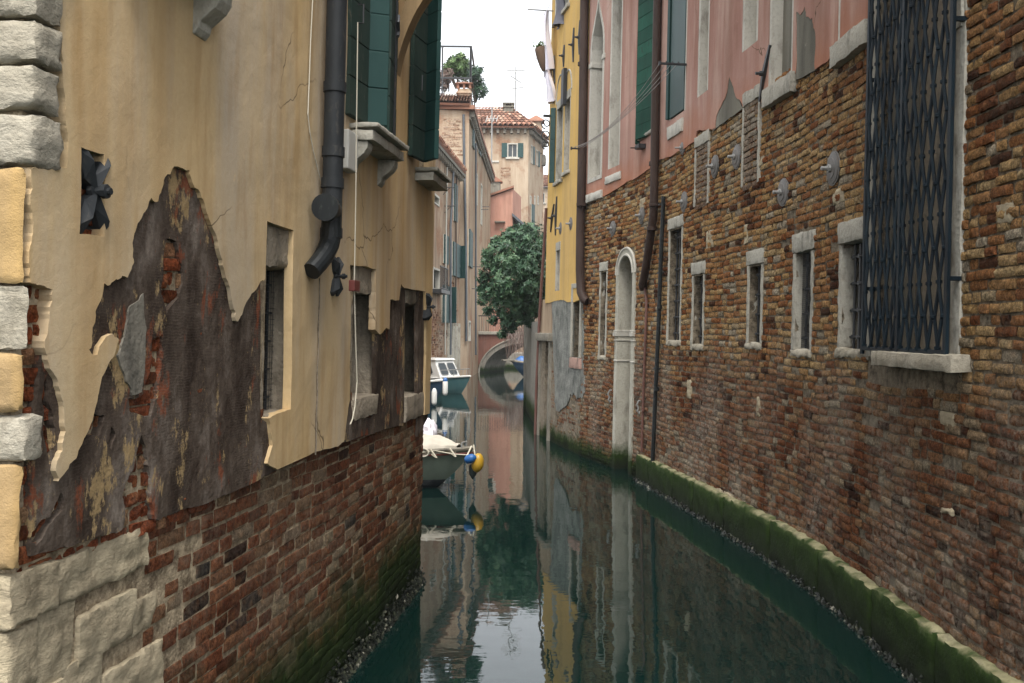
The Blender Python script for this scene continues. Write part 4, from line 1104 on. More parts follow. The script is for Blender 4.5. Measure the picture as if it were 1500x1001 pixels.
# ------------------------------------------------------------------ things hanging on the near houses
def lines_thing():
    s1, z1 = RW.px(1007, 95, .02); s2, z2 = RW.px(860, 219, .02)
    t = thing('clothes_line', 'empty clothes line of thin wires strung between two iron arms across the pink wall', 'clothes line', tuple(RW.pt((s1+s2)/2, (z1+z2)/2, .3)))
    ends = []
    for (s, z, xe) in ((s1, z1, 960), (s2, z2, 831)):
        d = .1
        while RW.pt(s, z, d).x / RW.pt(s, z, d).y * F + 750 > xe + 3 and d < 1.2: d += .01
        mb = MB(RW); mb.box(s-.02, s+.02, z-.012, z+.012, -.03, d); mb.box(s-.015, s+.015, z-.03, z+.03, d-.02, d)
        for k in range(4): mb.tube([(s, z, d*(.35+.2*k)), (s, z+.035, d*(.35+.2*k))], .012, 6)
        mb.build('arm', 'iron', t); ends.append((s, z, d))
    for k in range(4):
        a, b = ends; A0 = RW.pt(a[0], a[1]+.02, a[2]*(.35+.2*k)); B0 = RW.pt(b[0], b[1]+.02, b[2]*(.35+.2*k))
        pts = []
        for i in range(25):
            q = i/24; p = A0.lerp(B0, q); p.z -= (.1 + .05*k) * 4*q*(1-q); pts.append(p)
        mb = MB(); mb.tube(pts, .0045, 4, raw=True); mb.build('wire', 'wire', t)
lines_thing()

def cloth(name, mat, x0, x1, y0, y1, d, label, cat, depthw=.5, seed=1):
    """hanging cloth: a folded sheet with thickness from pixel heights y0..y1, on the wall distance d"""
    s0, zt_ = RW.px((x0+x1)/2, y0, d); zb_ = RW.px((x0+x1)/2, y1, d)[1]
    mb = MB(RW); nu, nv = 18, 16; vs = []
    for side in (0, 1):
        for j in range(nv+1):
            for i in range(nu+1):
                u, v = i/nu, j/nv
                s = s0 + (u-.5)*depthw*(1 - .1*v*(1-v)*2) + .03*math.sin(v*5+seed)
                dd = d + .09*math.sin(u*14+seed+v*1.5)*(.4+.6*v) + .05*math.sin(v*3.1+seed) + .004*side
                z = zt_ + (zb_-zt_)*v*(1 - .12*abs(math.sin(u*3+seed))) 
                vs.append((s, z, dd))
    N = (nu+1)*(nv+1); fs = []
    for side in (0, 1):
        for j in range(nv):
            for i in range(nu):
                q = [side*N + a for a in (j*(nu+1)+i, j*(nu+1)+i+1, (j+1)*(nu+1)+i+1, (j+1)*(nu+1)+i)]
                fs.append(q)
    mb.add(vs, fs)
    return tag(mb.build(name, mat, smooth=True), label, cat)
cloth('bed_sheet', 'cloth_white', 799, 808, 18, 112, .2, 'long white sheet hung out to dry high on the far corner of the yellow house', 'laundry', .45, 1)
cloth('tea_towel', 'cloth_white', 801, 809, 104, 152, .15, 'short pink spotted white cloth hanging below the long white sheet', 'laundry', .35, 2)
cloth('trousers', 'cloth_grey', 813, 823, -10, 38, .12, 'dark grey garment hanging out of the top yellow house window', 'laundry', .5, 3)
mb = MB(RW); s, z = RW.px(806, 20, .1); mb.tube([(s, z+.06, -.05), (s, z+.06, .62)], .015, 6); mb.tube([(s-.5, z+.04, .2), (s+.4, z+.04, .2)], .006, 4)
tag(mb.build('drying_pole', 'steel'), 'thin steel pole sticking out over the canal above the white sheet', 'pole')
s, z = RW.px(795, 86, .3)
t = thing('hanging_basket', 'brown coconut fibre flower basket hanging at the yellow house corner', 'flower basket', tuple(RW.pt(s, z-.3, .3)))
mb = MB(); c = RW.pt(s, z-.28, .27)
mb.lathe(c, c+Vector((-.15,0,1)), [(0,.03),(.1,.07),(.25,.105),(.4,.125),(.5,.13),(.54,.1)], 14); mb.build('basket', 'moss_fibre', t, smooth=True)
mb = MB()
for i in range(90):
    p = c + Vector((-.08+rng.gauss(0,.07), rng.gauss(0,.07), .55+rng.gauss(0,.035))); q = Vector((rng.gauss(0,1), rng.gauss(0,1), rng.gauss(.5,1))).normalized()*.05; o_ = q.orthogonal().normalized()*.018
    mb.add([p-q, p+o_, p+q, p-o_], [(0,1,2,3)], rng.random(), True)
mb.build('foliage', 'leaf_light', t)
mb = MB(); mb.tube([c+Vector((-.1,0,.45)), c+Vector((-.2,0,.2)), c+Vector((-.22,0,-.1)), c+Vector((-.17,0,-.3))], .008, 4, raw=True); mb.build('stem', 'leaf_dry', t)
# wrought iron scroll bracket on the corner
s, z = RW.px(805, 195, .05)
mb = MB(RW)
def spiral(cx, cz, r, t0, t1, n=26): return [(s, cz + r*(1-.7*i/n)*math.sin(t0+(t1-t0)*i/n), cx + r*(1-.7*i/n)*math.cos(t0+(t1-t0)*i/n)) for i in range(n+1)]
for cz, r in ((z+.2, .12), (z-.05, .12), (z-.27, .1)): mb.tube(spiral(.13, cz, r, -1.5, 6.5), .014, 6)
mb.tube([(s, z+.36, .02), (s, z-.4, .02)], .016, 6); mb.tube([(s, z+.38, .0), (s, z+.38, .2)], .03, 6)
mb.build('scroll_bracket', 'iron', C)
vpipe(C, [(800,305,.06),(798,345,.06),(793,420,.06),(790,470,.06),(786,560,.06),(784,640,.06)], .035, .06, 'rust_pipe', name='waste_pipe')

# ------------------------------------------------------------------ far left bank
def wire_facade(house, wall, H, wallmat, wins, zb=-1.2, shmat='green_far', framemat='stone_pale'):
    """facade sheet with window openings; wins: (x0,x1,y0,y1, shutter mode)"""
    rs = []
    for x0, x1, y0, y1, mode in wins:
        a, b, c, e = wr(wall, x0, x1, y0, y1); rs.append((min(a,b), max(a,b), c, e, mode))
    mb = MB(wall); mb.sheet(rect(0, wall.len, zb, H), [rect(*r[:4]) for r in rs], 0, -.3, 1.2)
    mb.build('wall', wallmat, house)
    for a, b, c, e, mode in rs:
        mb = MB(wall); mb.box(a-.02, b+.02, c-.02, e+.02, -.2, -.17); wi = mb.build('window', 'glass' if 'v' not in mode else 'void', house)
        f = min(.09, (b-a)*.2)
        mb = MB(wall)
        for q0, q1, p0, p1 in ((a, a+f, c, e), (b-f, b, c, e), (a+f, b-f, e-f, e-.002), (a+f, b-f, c, c+f*.6)): mb.box(q0, q1, p0, p1, -.17, .03)
        if 'm' in mode: mb.box((a+b)/2-.03, (a+b)/2+.03, c, e, -.168, -.12)
        mb.build('frame', framemat, wi)
        if 's' in mode:
            mb = MB(wall); mb.box(a-.12, b+.12, c-.12, c-.002, -.1, .1); mb.build('sill', 'stone_pale', wi)
        if 'l' in mode or 'b' in mode:
            W_ = (b-a)*.52; mb = MB(wall); shutter(mb, (a-W_, .07), (a-.01, .05), c, e, .05, 5, .02); mb.build('shutter', shmat, wi)
        if 'r' in mode or 'b' in mode:
            W_ = (b-a)*.52; mb = MB(wall); shutter(mb, (b+.01, .05), (b+W_, .07), c, e, .05, 5, .02); mb.build('shutter', shmat, wi)
        if 'c' in mode:
            mb = MB(wall); shutter(mb, (a+.02, .06), (b-.02, .06), c, e, .05, 7, .02); mb.build('shutter', shmat, wi)
        if 'o' in mode:      # leaf standing out over the canal
            mb = MB(wall); shutter(mb, (b, .05), (b-.1, .3), c, e, .05, 7, .02); mb.build('shutter', shmat, wi)
def tiles(mb, e0, e1, r0, r1, n, rows, rad=.09):
    """barrel tiles between an eave line and a ridge line"""
    e0, e1, r0, r1 = map(Vector, (e0, e1, r0, r1))
    nrm = (e1-e0).cross(r0-e0).normalized()
    if nrm.z < 0: nrm = -nrm
    mb.add([e0-nrm*.12, e1-nrm*.12, r1-nrm*.12, r0-nrm*.12, e0-nrm*.02, e1-nrm*.02, r1-nrm*.02, r0-nrm*.02], [(0,1,2,3),(4,5,6,7),(0,1,5,4),(1,2,6,5),(2,3,7,6),(3,0,4,7)], .3, True)
    for i in range(n):
        a = e0.lerp(e1, (i+.5)/n); b = r0.lerp(r1, (i+.5)/n); L_ = (b-a).length
        k = max(1, int(rows * L_ / max((r0-e0).length, (r1-e1).length)))
        side = (e1-e0).normalized()
        for j in range(k):
            p = a.lerp(b, j/k); q = a.lerp(b, min(1, (j+1.15)/k)); vs = []
            for P_, rr, up_ in ((p, rad, .035), (q, rad*.8, 0)):
                for t in range(5): g = math.pi*t/4; vs.append(P_ + side*math.cos(g)*rr + nrm*(math.sin(g)*rr + up_))
            mb.add(vs, [(t, t+1, 6+t, 5+t) for t in range(4)], rng.random(), True)

D_ = Wall([(-4.0,28),(-2.93,40.2),(-2.5,45)], 1, 0, False)
D = thing('brown_house', 'stained brown and brick house with dark shutters on the left bank behind the moored boats', 'house', tuple(D_.pt(8, -1.2, -3)))
wire_facade(D, D_, 9.5, 'plaster_brown', [(649,655,345,387,'vc'),(662,673,357,406,'vco'),(647,659,419,473,'vco'),(664,668,270,325,'vc'),(634,643,285,300,'v'),(634,644,393,425,'v'),(655,660,478,540,'v'),(664,669,478,540,'v')], shmat='green_far')
rf = body(D, D_, 0, D_.len, 9.6, 6, 'plaster_brown', roofmat='stone_dirty', eave=.25)
mb = MB(D_)
for i in range(26): s = D_.len - .3 - i*.5; mb.box(s-.07, s+.07, 9.38, 9.58, .0, .22)
mb.build('cornice', 'stone_dirty', D)
mb = MB(D_); e0, e1 = D_.pt(0, 9.85, .3), D_.pt(D_.len, 9.85, .3); tiles(mb, e0, e1, e0+Vector((-4,0,1.6)), e1+Vector((-4,0,1.6)), 60, 8, .11); mb.build('roof_tiles', 'tile', rf, smooth=True)
mb = MB(D_); a, b, c, e = wr(D_, 632, 644, 394, 425); a, b = min(a,b), max(a,b)
for i in range(9): mb.tube([(a+(b-a)*i/8, c, .35), (a+(b-a)*i/8, c+.9, .35)], .015, 5)
mb.tube([(a, c+.9, .35), (b, c+.9, .35)], .025, 5); mb.tube([(a, c+.06, .35), (b, c+.06, .35)], .02, 5); mb.box(a-.1, b+.1, c-.15, c, 0, .42)
mb.build('balcony', 'iron', D)
mb = MB(D_); s0, z0 = D_.px(662, 473, .1)
for x in (657, 662, 667, 672): s = D_.px(x, 500, .05)[0]; mb.rough(s-.09, s+.09, -.6, z0, -.05, .12, .15, .015, 4, .02); mb.build('door_post', 'stone', D, smooth=True); mb = MB(D_)
mb = MB(D_); bricks(mb, 4, D_.len, -.1, 2.4, [(D_.px(655,500)[0], D_.px(674,500)[0], -1, 3)], lambda s, z: mnoise.noise(Vector((s*.5, z*.7, 3))) > -.25, h=.08, lmax=.34, d=.006, rough=.012, seed=51)
mb.build('brickwork', 'brick_far', D)
mb = MB(D_); bricks(mb, 6, D_.len, 2.4, 5.2, [], lambda s, z: mnoise.noise(Vector((s*.6, z*.6, 8))) > .12, h=.08, lmax=.34, d=.004, rough=.01, seed=52); mb.build('exposed_brick', 'brick_far', D)
def fpipe(house, wall, pts, r, d, mat, top=None):
    mb = MB(wall); P_ = [(*wall.px(x, y, d), d) for x, y in pts]
    if top: P_[0] = (P_[0][0], top, d)
    mb.tube(P_, r, 8); return mb.build('rain_pipe', mat, house, smooth=True)
fpipe(D, D_, [(655,240),(654,300),(653,400),(652,520)], .035, .1, 'conduit', 9.3)
fpipe(D, D_, [(669,256),(668,300),(668,400),(667,470)], .03, .08, 'brown_pipe')
fpipe(D, D_, [(664,252),(662,300),(660,330),(660,460),(660,520)], .05, .14, 'zinc_far')
mb = MB(D_)
for x, y in ((649,275),(651,302)): s, z = D_.px(x, y, .0); mb.tube([(s, z, 0), (s, z, .5)], .02, 5); mb.tube([(s, z-.3, 0), (s, z, .3)], .014, 5); mb.build('drying_arm', 'iron', D); mb = MB(D_)

E_ = Wall([(-2.17,46),(-1.95,54),(-1.55,66)], 1, 0, False)
EF = Wall([(-4.6,45.7),(-2.14,45.95)], 1, 0, False)
HE = 13.0
Eh = thing('tall_house', 'tall tan house with peeling brick end wall and a roof terrace on the left bank', 'house', tuple(E_.pt(8, -1.2, -3)))
wire_facade(Eh, E_, HE-.1, 'plaster_tan', [(691,693.5,187,217,'vc'),(697,701,192,219,'vr'),(686,690.5,338,392,'vc'),(697.5,699,255,300,'v'),(704,706,270,330,'v'),(686,689,470,500,'v')], shmat='green_far')
body(Eh, E_, 0.02, E_.len, HE, 2.6, 'plaster_tan', roofmat='tile', eave=.3)
mb = MB(EF); mb.sheet(rect(0, EF.len, -1.2, HE-.02), [], 0, -.25, 1.2); mb.build('end_wall', 'plaster_cream', Eh)
mb = MB(EF); bricks(mb, 0, EF.len, 9.5, HE-.5, [], lambda s, z: mnoise.noise(Vector((s*.8, z*1.1, 2))) > -.15 and s < EF.len - .35, h=.08, lmax=.34, d=.006, rough=.01, seed=53)
mb.build('exposed_brick', Mat('pale_orange_brick').m if False else 'brick_pale', Eh)
mb = MB(E_)
for i in range(34): s = .2 + i*.6; mb.box(s-.1, s+.1, HE-.3, HE-.02, 0, .26)
mb.box(0, E_.len, HE-.42, HE-.302, 0, .1)
mb.build('cornice', 'stone_dirty', Eh)
fpipe(Eh, EF, [(679,168),(680,240),(682,330),(683,420),(683,500)], .06, .12, 'zinc_far')
fpipe(Eh, E_, [(697,210),(697,330),(697,440),(697,520)], .05, .12, 'zinc_far')
mb = MB(E_)
for x, y in ((691,391),(691,423),(706,303),(704,307)): s, z = E_.px(x, y, 0); mb.tube([(s, z, 0), (s, z, .45)], .02, 5); mb.build('drying_arm', 'iron', Eh); mb = MB(E_)
mb = MB(); a = EF.pt(0, HE+.25, .35); b = EF.pt(EF.len, HE+.25, .35); tiles(mb, a, b, a+Vector((0,2.2,.9)), b+Vector((0,2.2,.9)), 18, 7, .09); mb.build('roof_tiles', 'tile', Eh, smooth=True)
# chimney
c = at(680, 160, 47.5); mb = MB()
mb.box(c.x-.32, c.x+.32, c.y-.32, c.y+.32, HE-.2, HE+1.35); mb.box(c.x-.38, c.x+.38, c.y-.38, c.y+.38, HE+1.1, HE+1.2)
ch = mb.build('chimney', 'plaster_cream', Eh, bevel=.02)
mb = MB(); z = HE+1.35
for sx in (-1, 1):
    for sy in (-1, 1): mb.box(c.x+sx*.3-.06, c.x+sx*.3+.06, c.y+sy*.3-.06, c.y+sy*.3+.06, z, z+.22)
mb.box(c.x-.05, c.x+.05, c.y-.36, c.y-.24, z, z+.22)
mb.add([(c.x-.43,c.y-.43,z+.22),(c.x+.43,c.y-.43,z+.22),(c.x+.43,c.y+.43,z+.22),(c.x-.43,c.y+.43,z+.22),(c.x-.43,c.y-.43,z+.26),(c.x+.43,c.y-.43,z+.26),(c.x+.43,c.y+.43,z+.26),(c.x-.43,c.y+.43,z+.26),(c.x,c.y,z+.42)], [(3,2,1,0),(0,1,5,4),(1,2,6,5),(2,3,7,6),(3,0,4,7),(4,5,8),(5,6,8),(6,7,8),(7,4,8)], .25)
mb.build('chimney_cap', 'tile', ch)
# roof terrace
zt_ = HE + 4.0
t = thing('roof_terrace', 'dark metal frame of a roof terrace on top of the tall tan house', 'roof terrace', (-3.2, 50, HE+.2))
xs = [at(x, 100, 49).x for x in (620, 648, 690)]
mb = MB()
for x in xs + [at(689, 100, 49).x]:
    mb.box(x-.04, x+.04, 48.96, 49.04, HE+.2, zt_)
for x in xs: mb.box(x-.04, x+.04, 53.96, 54.04, HE+.2, zt_)
for z in (zt_-.08, zt_-1.7): 
    mb.box(xs[0]-.05, xs[2]+.05, 48.955, 49.045, z, z+.08); mb.box(xs[2]-.045, xs[2]+.045, 49.05, 53.95, z+.003, z+.083); mb.box(xs[0], xs[2], 53.955, 54.045, z, z+.08)
for z in (HE+1.0, HE+1.5, HE+.5): mb.box(xs[0], xs[2]+.05, 48.965, 49.035, z, z+.05); mb.box(xs[2]-.03, xs[2]+.03, 49.05, 53.9, z, z+.05)
mb.build('frame', 'iron', t)
mb = MB(); mb.box(xs[0], xs[2]+.1, 48.8, 54.2, HE+.14, HE+.26); mb.build('floor', 'wood_dark', t)
c = at(660, 138, 48.6); mb = MB(); mb.box(c.x-.3, c.x+.3, c.y-.15, c.y+.15, HE+.75, HE+1.5); ac = mb.build('air_conditioner', 'white', bevel=.03); tag(ac, 'white air conditioning unit beside the chimney on the tall tan house', 'air conditioner')
mb = MB(); mb.lathe(Vector((c.x+.05, c.y-.15, HE+1.13)), Vector((c.x+.05, c.y-1, HE+1.13)), [(0,.24),(.015,.24),(.02,.2),(.02,.05)], 16); mb.build('fan_grille', 'steel', ac)

def leaves(mb, c, r, n, size, shell=.55, squash=1.0, up=.3):
    c = Vector(c)
    bias = rng.gauss(0, .14)
    for _ in range(n):
        v = Vector((rng.gauss(0,1), rng.gauss(0,1), rng.gauss(0,1))).normalized()
        rad = r * (shell + (1-shell) * rng.random()**.6) * (1 + .35*mnoise.noise(c + v*r*2.2))
        p = c + Vector((v.x, v.y, v.z*squash)) * rad
        # small rosette of leaves round a twig tip
        ax = (v + Vector((rng.gauss(0,.4), rng.gauss(0,.4), rng.gauss(up,.4)))).normalized(); o_ = ax.orthogonal().normalized(); w_ = ax.cross(o_)
        val = min(1, max(0, rng.gauss(.45 + bias, .22)))
        k = rng.choice((4, 5, 6)); g0 = rng.random()*6
        for i in range(k):
            g = g0 + 2*math.pi*i/k; dr_ = (o_*math.cos(g) + w_*math.sin(g) + ax*rng.uniform(.0, .7)).normalized(); sd = dr_.cross(ax).normalized()
            L_ = size * rng.uniform(.7, 1.25); W_ = L_*.2
            mb.add([p, p+dr_*L_*.45+sd*W_, p+dr_*L_-ax*L_*.12, p+dr_*L_*.45-sd*W_], [(0,1,2,3)], min(1, max(0, val + rng.gauss(0,.08))), True)
def bush(name, lumps, size, mat, label, cat, stem_from, group=None):
    t = thing(name, label, cat, stem_from, group); mb = MB()
    for x, y, r, dep, n in lumps: leaves(mb, at(x, y, dep), r, n, size, .35)
    mb.build('foliage', mat, t)
    mb = MB()
    for x, y, r, dep, n in lumps:
        p = at(x, y, dep); mb.tube([Vector(stem_from), Vector(stem_from).lerp(p, .5)+Vector((rng.gauss(0,.1), 0, .1)), p], [.06, .04, .015], 6, raw=True)
    mb.build('stem', 'bark', t)
    return t
bush('terrace_shrub', [(668,96,.55,51,170),(680,104,.5,51,140),(658,104,.4,51,90),(676,88,.35,51,70)], .22, 'leaf_light', 'bright green shrub growing inside the roof terrace frame', 'shrub', tuple(at(668, 130, 51)))
bush('climbing_plant', [(697,120,.4,50,120),(702,134,.42,50,120),(692,108,.3,49.5,60),(700,105,.25,51,40)], .18, 'leaf', 'dark climbing plant spilling over the right side of the roof terrace', 'climbing plant', tuple(at(697, 150, 50)))
bush('dry_creeper', [(653,112,.45,50,60),(648,120,.4,50,50)], .2, 'leaf_dry', 'bare brown creeper at the left post of the roof terrace', 'creeper', tuple(at(652, 145, 50)))
bush('wall_weed', [(673,251,.2,45.3,50)], .1, 'leaf', 'small green weed rooted at the end of the brown house gutter', 'weed', tuple(at(672, 256, 45.3)))

# ------------------------------------------------------------------ houses that close the view
F_ = Wall([(-3.5,72),(1.13,72)], 1, 0, False); FR = Wall([(1.13,72.0),(2.45,77.5)], 1, 0, False); HF = 17.6
Fh = thing('cream_house', 'cream house with tiled roof and green shutters closing the canal view', 'house', (0, 72, -1.2))
wire_facade(Fh, F_, HF, 'plaster_cream', [(743,758.5,210,231,'bsm'),(709,722,345,375,'vs'),(712,716,430,460,'v'),(722,726,430,460,'v')], shmat='green_far')
wire_facade(Fh, FR, HF, 'plaster_cream', [(777.5,780.5,213,240,'r'),(785,788,220,243,'r'),(778,782,300,345,'vc'),(776,778,287,300,'v'),(782,784,287,300,'v'),(787,789,287,300,'v')], shmat='green_far')
mb = MB(); mb.prism([(-3.5,72.3),(1.1,72.3),(2.4,77.6),(-3.5,80)], -1.2, HF); mb.build('rear_wall', 'plaster_cream', Fh)
for W_ in (F_, FR):
    mb = MB(W_); n = int(W_.len/.5)
    for i in range(n): s = (i+.5)*W_.len/n; mb.box(s-.09, s+.09, HF-.35, HF-.02, 0, .3)
    mb.box(0, W_.len, HF-.02, HF+.1, -.1, .42)
    mb.build('cornice', 'stone_dirty', Fh)
mb = MB(F_); bricks(mb, F_.px(733,270)[0], F_.px(748,270)[0], F_.px(740,283)[1], F_.px(740,246)[1], [], lambda s, z: mnoise.noise(Vector((s*.9, z*.9, 6))) > -.1, h=.1, lmax=.4, d=.006, seed=54); mb.build('exposed_brick', 'brick_pale', Fh)
mb = MB(F_); s0, z0 = F_.px(712, 236); mb.box(.2, F_.px(731,236)[0], z0-.1, z0+.03, 0, .06); mb.build('string_course', 'stone_pale', Fh)
mb = MB(); e0, e1 = Vector((-3.5,71.5,HF+.12)), Vector((1.55,71.5,HF+.12)); tiles(mb, e0, e1, Vector((-3.5,77,HF+2.7)), Vector((-.3,77,HF+2.7)), 13, 9, .2)
tiles(mb, e1, Vector((2.9,77.3,HF+.12)), Vector((-.3,77,HF+2.7)), Vector((-.2,79,HF+2.7)), 13, 8, .2)
rf = mb.build('roof', 'tile', Fh, smooth=True)
c = at(745, 165, 75.5); mb = MB(); mb.box(c.x-.38, c.x+.38, c.y-.3, c.y+.3, HF+.5, c.z+.35); mb.box(c.x-.46, c.x+.46, c.y-.38, c.y+.38, c.z+.35, c.z+.45); 
for k in (-1, 1): mb.box(c.x+k*.3-.08, c.x+k*.3+.08, c.y-.3, c.y+.3, c.z+.45, c.z+.62)
mb.box(c.x-.46, c.x+.46, c.y-.38, c.y+.38, c.z+.62, c.z+.72); mb.build('chimney', 'cement', rf, bevel=.02)
c = at(785, 190, 76.5); mb = MB(); mb.box(c.x-.5, c.x+.5, c.y-.4, c.y+.4, HF-1, c.z+.55); ch = mb.build('chimney', 'plaster_cream', rf, bevel=.02)
mb = MB(); z = c.z+.55; mb.prism([(c.x-.68,c.y-.6),(c.x+.68,c.y-.6),(c.x+.68,c.y+.6),(c.x-.68,c.y+.6)], z, z+.1); mb.add([(c.x-.68,c.y-.6,z+.1),(c.x+.68,c.y-.6,z+.1),(c.x+.68,c.y+.6,z+.1),(c.x-.68,c.y+.6,z+.1),(c.x,c.y-.3,z+.55),(c.x,c.y+.3,z+.55)], [(0,1,4),(1,2,5,4),(2,3,5),(3,0,4,5)]); mb.build('chimney_cap', 'tile', ch)
c = at(795, 236, 77); mb = MB(); mb.rough(c.x-.3, c.x+.25, c.y-.3, c.y+.3, c.z-.4, c.z+.45, .12, .06, 3, .04); mb.build('corner_corbel', 'stone_dirty', Fh)
def antenna(base, H, label, els):
    t = thing('tv_antenna', label, 'antenna', base); b = Vector(base)
    mb = MB(); mb.tube([b, b+Vector((0,0,H))], .05, 6, raw=True); mb.build('mast', 'steel', t)
    for zz, L_, n, tilt in els:
        mb = MB(); p = b+Vector((0,0,zz)); d_ = Vector((math.cos(tilt), .3, math.sin(tilt))).normalized(); mb.tube([p-d_*L_/2, p+d_*L_/2], .04, 5, raw=True)
        for i in range(n):
            q = p + d_*(L_*(i/(n-1)-.5)); v = Vector((.25,.5,1)).normalized()*.28; mb.tube([q-v, q+v], .03, 4, raw=True)
        mb.build('aerial', 'steel', t)
p = at(755, 178, 75); antenna(tuple(p), (178-98)/F*75, 'tall thin television antenna on the tiled roof of the cream house', [(4.0,1.5,7,.1),(3.3,1.0,5,-.5),(2.6,1.3,4,.2)])
p = at(720, 250, 69); antenna((p.x, p.y, 11.8), (485-156)/F*69+2.4-11.8, 'second, lower television antenna, in front of the cream house wall', [(5.9,.8,4,.1)])

G_ = Wall([(-1.95,66.3),(-.02,66)], 1, 0, False)
Gh = thing('salmon_house', 'small salmon pink house with sloping top below the cream house', 'house', (-1, 67, -1.2))
zl, zr = G_.px(713, 292)[1], G_.px(749, 277)[1]
mb = MB(G_); w_ = sorted(G_.px(x, 360)[0] for x in (709, 719)); mb.sheet([(0,-1.2),(G_.len,-1.2),(G_.len,zr),(0,zl)], [rect(.05, .75, G_.px(712,372)[1], G_.px(712,350)[1])], 0, -4, 1); mb.build('wall', 'plaster_salmon', Gh)
mb = MB(G_); mb.box(.04, .76, G_.px(712,372)[1]-.02, G_.px(712,350)[1]+.02, -.2, -.17); wi = mb.build('window', 'green_dark', Gh)
mb = MB(G_); a_, c_, e_ = .05, G_.px(712,372)[1], G_.px(712,350)[1]
for q in ((-.06, .05, c_, e_), (.75, .86, c_, e_), (-.06, .86, e_, e_+.12)): mb.box(*q, -.17, .04)
mb.build('frame', 'stone_pale', wi)
mb = MB(); a, b = G_.pt(-.1, zl+.05, .15), G_.pt(G_.len+.1, zr+.08, .15); mb.add([a, b, b+Vector((0,4,0)), a+Vector((0,4,0))] + [q+Vector((0,0,.15)) for q in (a, b, b+Vector((0,4,0)), a+Vector((0,4,0)))], [(0,1,2,3),(4,5,6,7),(0,1,5,4),(1,2,6,5),(2,3,7,6),(3,0,4,7)]); rf = mb.build('roof', 'tile', Gh)
c = at(724, 280, 68.5); mb = MB(); mb.box(c.x-.45, c.x+.45, c.y-.4, c.y+.4, 10.5, c.z+.6); mb.box(c.x-.1, c.x+.1, c.y-.43, c.y-.4, c.z+.3, c.z+.5); ch = mb.build('chimney', 'cement', rf, bevel=.02)
mb = MB(); z = c.z+.6; mb.add([(c.x-.6,c.y-.5,z),(c.x+.6,c.y-.5,z),(c.x+.6,c.y+.5,z),(c.x-.6,c.y+.5,z),(c.x,c.y-.5,z+.45),(c.x,c.y+.5,z+.45)], [(3,2,1,0),(0,1,4),(1,2,5,4),(2,3,5),(3,0,4,5)]); mb.build('chimney_cap', 'tile', ch)
mb = MB(); a, b = at(750, 312, 65.8), at(777, 335, 65.8); mb.prism([(a.x,66),(b.x+.1,66),(b.x+.1,70),(a.x,70)], -1.2, b.z-.15); mb.build('annexe_wall', 'plaster_tan', Gh)
mb = MB(); mb.add([a, b, b+Vector((0,4,0)), a+Vector((0,4,0)), a-Vector((0,0,.2)), b-Vector((0,0,.2)), b+Vector((0,4,-.2)), a+Vector((0,4,-.2))], [(0,1,2,3),(7,6,5,4),(0,4,5,1),(1,5,6,2),(2,6,7,3),(3,7,4,0)]); mb.build('annexe_roof', 'zinc_far', Gh)
mb = MB(G_); s, z = G_.px(733, 325); mb.box(s-.35, s+.35, z-.08, z, 0, .4); mb.build('door_canopy', 'stone_dirty', Gh)
H_ = Wall([(2.2,95),(9,95)], 1, 0, False)
Hh = thing('distant_house', 'distant pale house with red roof glimpsed between the cream and yellow houses', 'house', (5, 95, -1.2))
wire_facade(Hh, H_, H_.px(797, 274)[1], 'plaster_cream', [(794.5,798,283,297,'s')])
mb = MB(); z = H_.px(797, 273)[1]; tiles(mb, (2,94.6,z), (9,94.6,z), (2,99,z+1.8), (9,99,z+1.8), 28, 12, .12); mb.build('roof', 'tile', Hh, smooth=True)
mb = MB(); mb.prism([(2.2,95.4),(9,95.4),(9,101),(2.2,101)], -1.2, z-.05); mb.build('rear_wall', 'plaster_cream', Hh)
# ------------------------------------------------------------------ bridge
Bw = Wall([(-2.1,54.8),(6.0,51.6)], 1, 0, False)
Br = thing('stone_bridge', 'low arched stone and red plaster bridge with iron railing crossing the end of the canal', 'bridge', (1.1, 56, -1.2))
cx, rx, rz = 1.1 + 2.2, 3.0, 2.02; zd = 2.3
def arc(r1, r2, n=28, z0=.0): return [(cx - r1*math.cos(math.pi*i/n), z0 + r2*math.sin(math.pi*i/n)) for i in range(n+1)]
ou = arc(rx+.02, rz); inn = arc(rx-.25, rz-.27)
mb = MB(Bw); mb.sheet([(0,-1.2)] + [(cx-rx+.0,-1.2)] + ou + [(cx+rx,-1.2), (Bw.len,-1.2), (Bw.len, zd-.12), (0, zd-.12)], [], 0, -3.0, .8); mb.build('spandrel_wall', 'plaster_bridge', Br)
mb = MB(Bw); mb.sheet([(cx-rx-.02,-1.2)] + ou + [(cx+rx+.02,-1.2),(cx+rx-.25,-1.2)] + inn[::-1] + [(cx-rx+.25,-1.2)], [], .06, -3.05, .5); 
mb.build('arch_ring', 'stone_bridge', Br)
mb = MB(Bw)
mb.tube([(x, z, .07) for x, z in arc(rx+.03, rz+.03)], .05, 6); mb.build('arch_moulding', 'stone', Br, smooth=True)
mb = MB(Bw); mb.box(0, Bw.len, zd-.118, zd+.06, -3.1, .12); mb.build('deck', 'stone', Br, bevel=.02)
for dd, nm in ((.02, 0), (-2.95, 1)):
    mb = MB(Bw)
    for i in range(60): s = .1 + i*.145; mb.tube([(s, zd+.05, dd), (s, zd+.95, dd)], .012, 4)
    mb.tube([(0, zd+.95, dd), (Bw.len, zd+.95, dd)], .03, 6)
    mb.build('railing', 'iron', Br)
# quay behind the bridge
mb = MB(); mb.rough(-1.8, 6, 61.5, 65.8, -1.2, .95, .5, .04, 1.5, .03); q_ = mb.build('quay', 'stone_bridge', smooth=True); tag(q_, kind='structure')

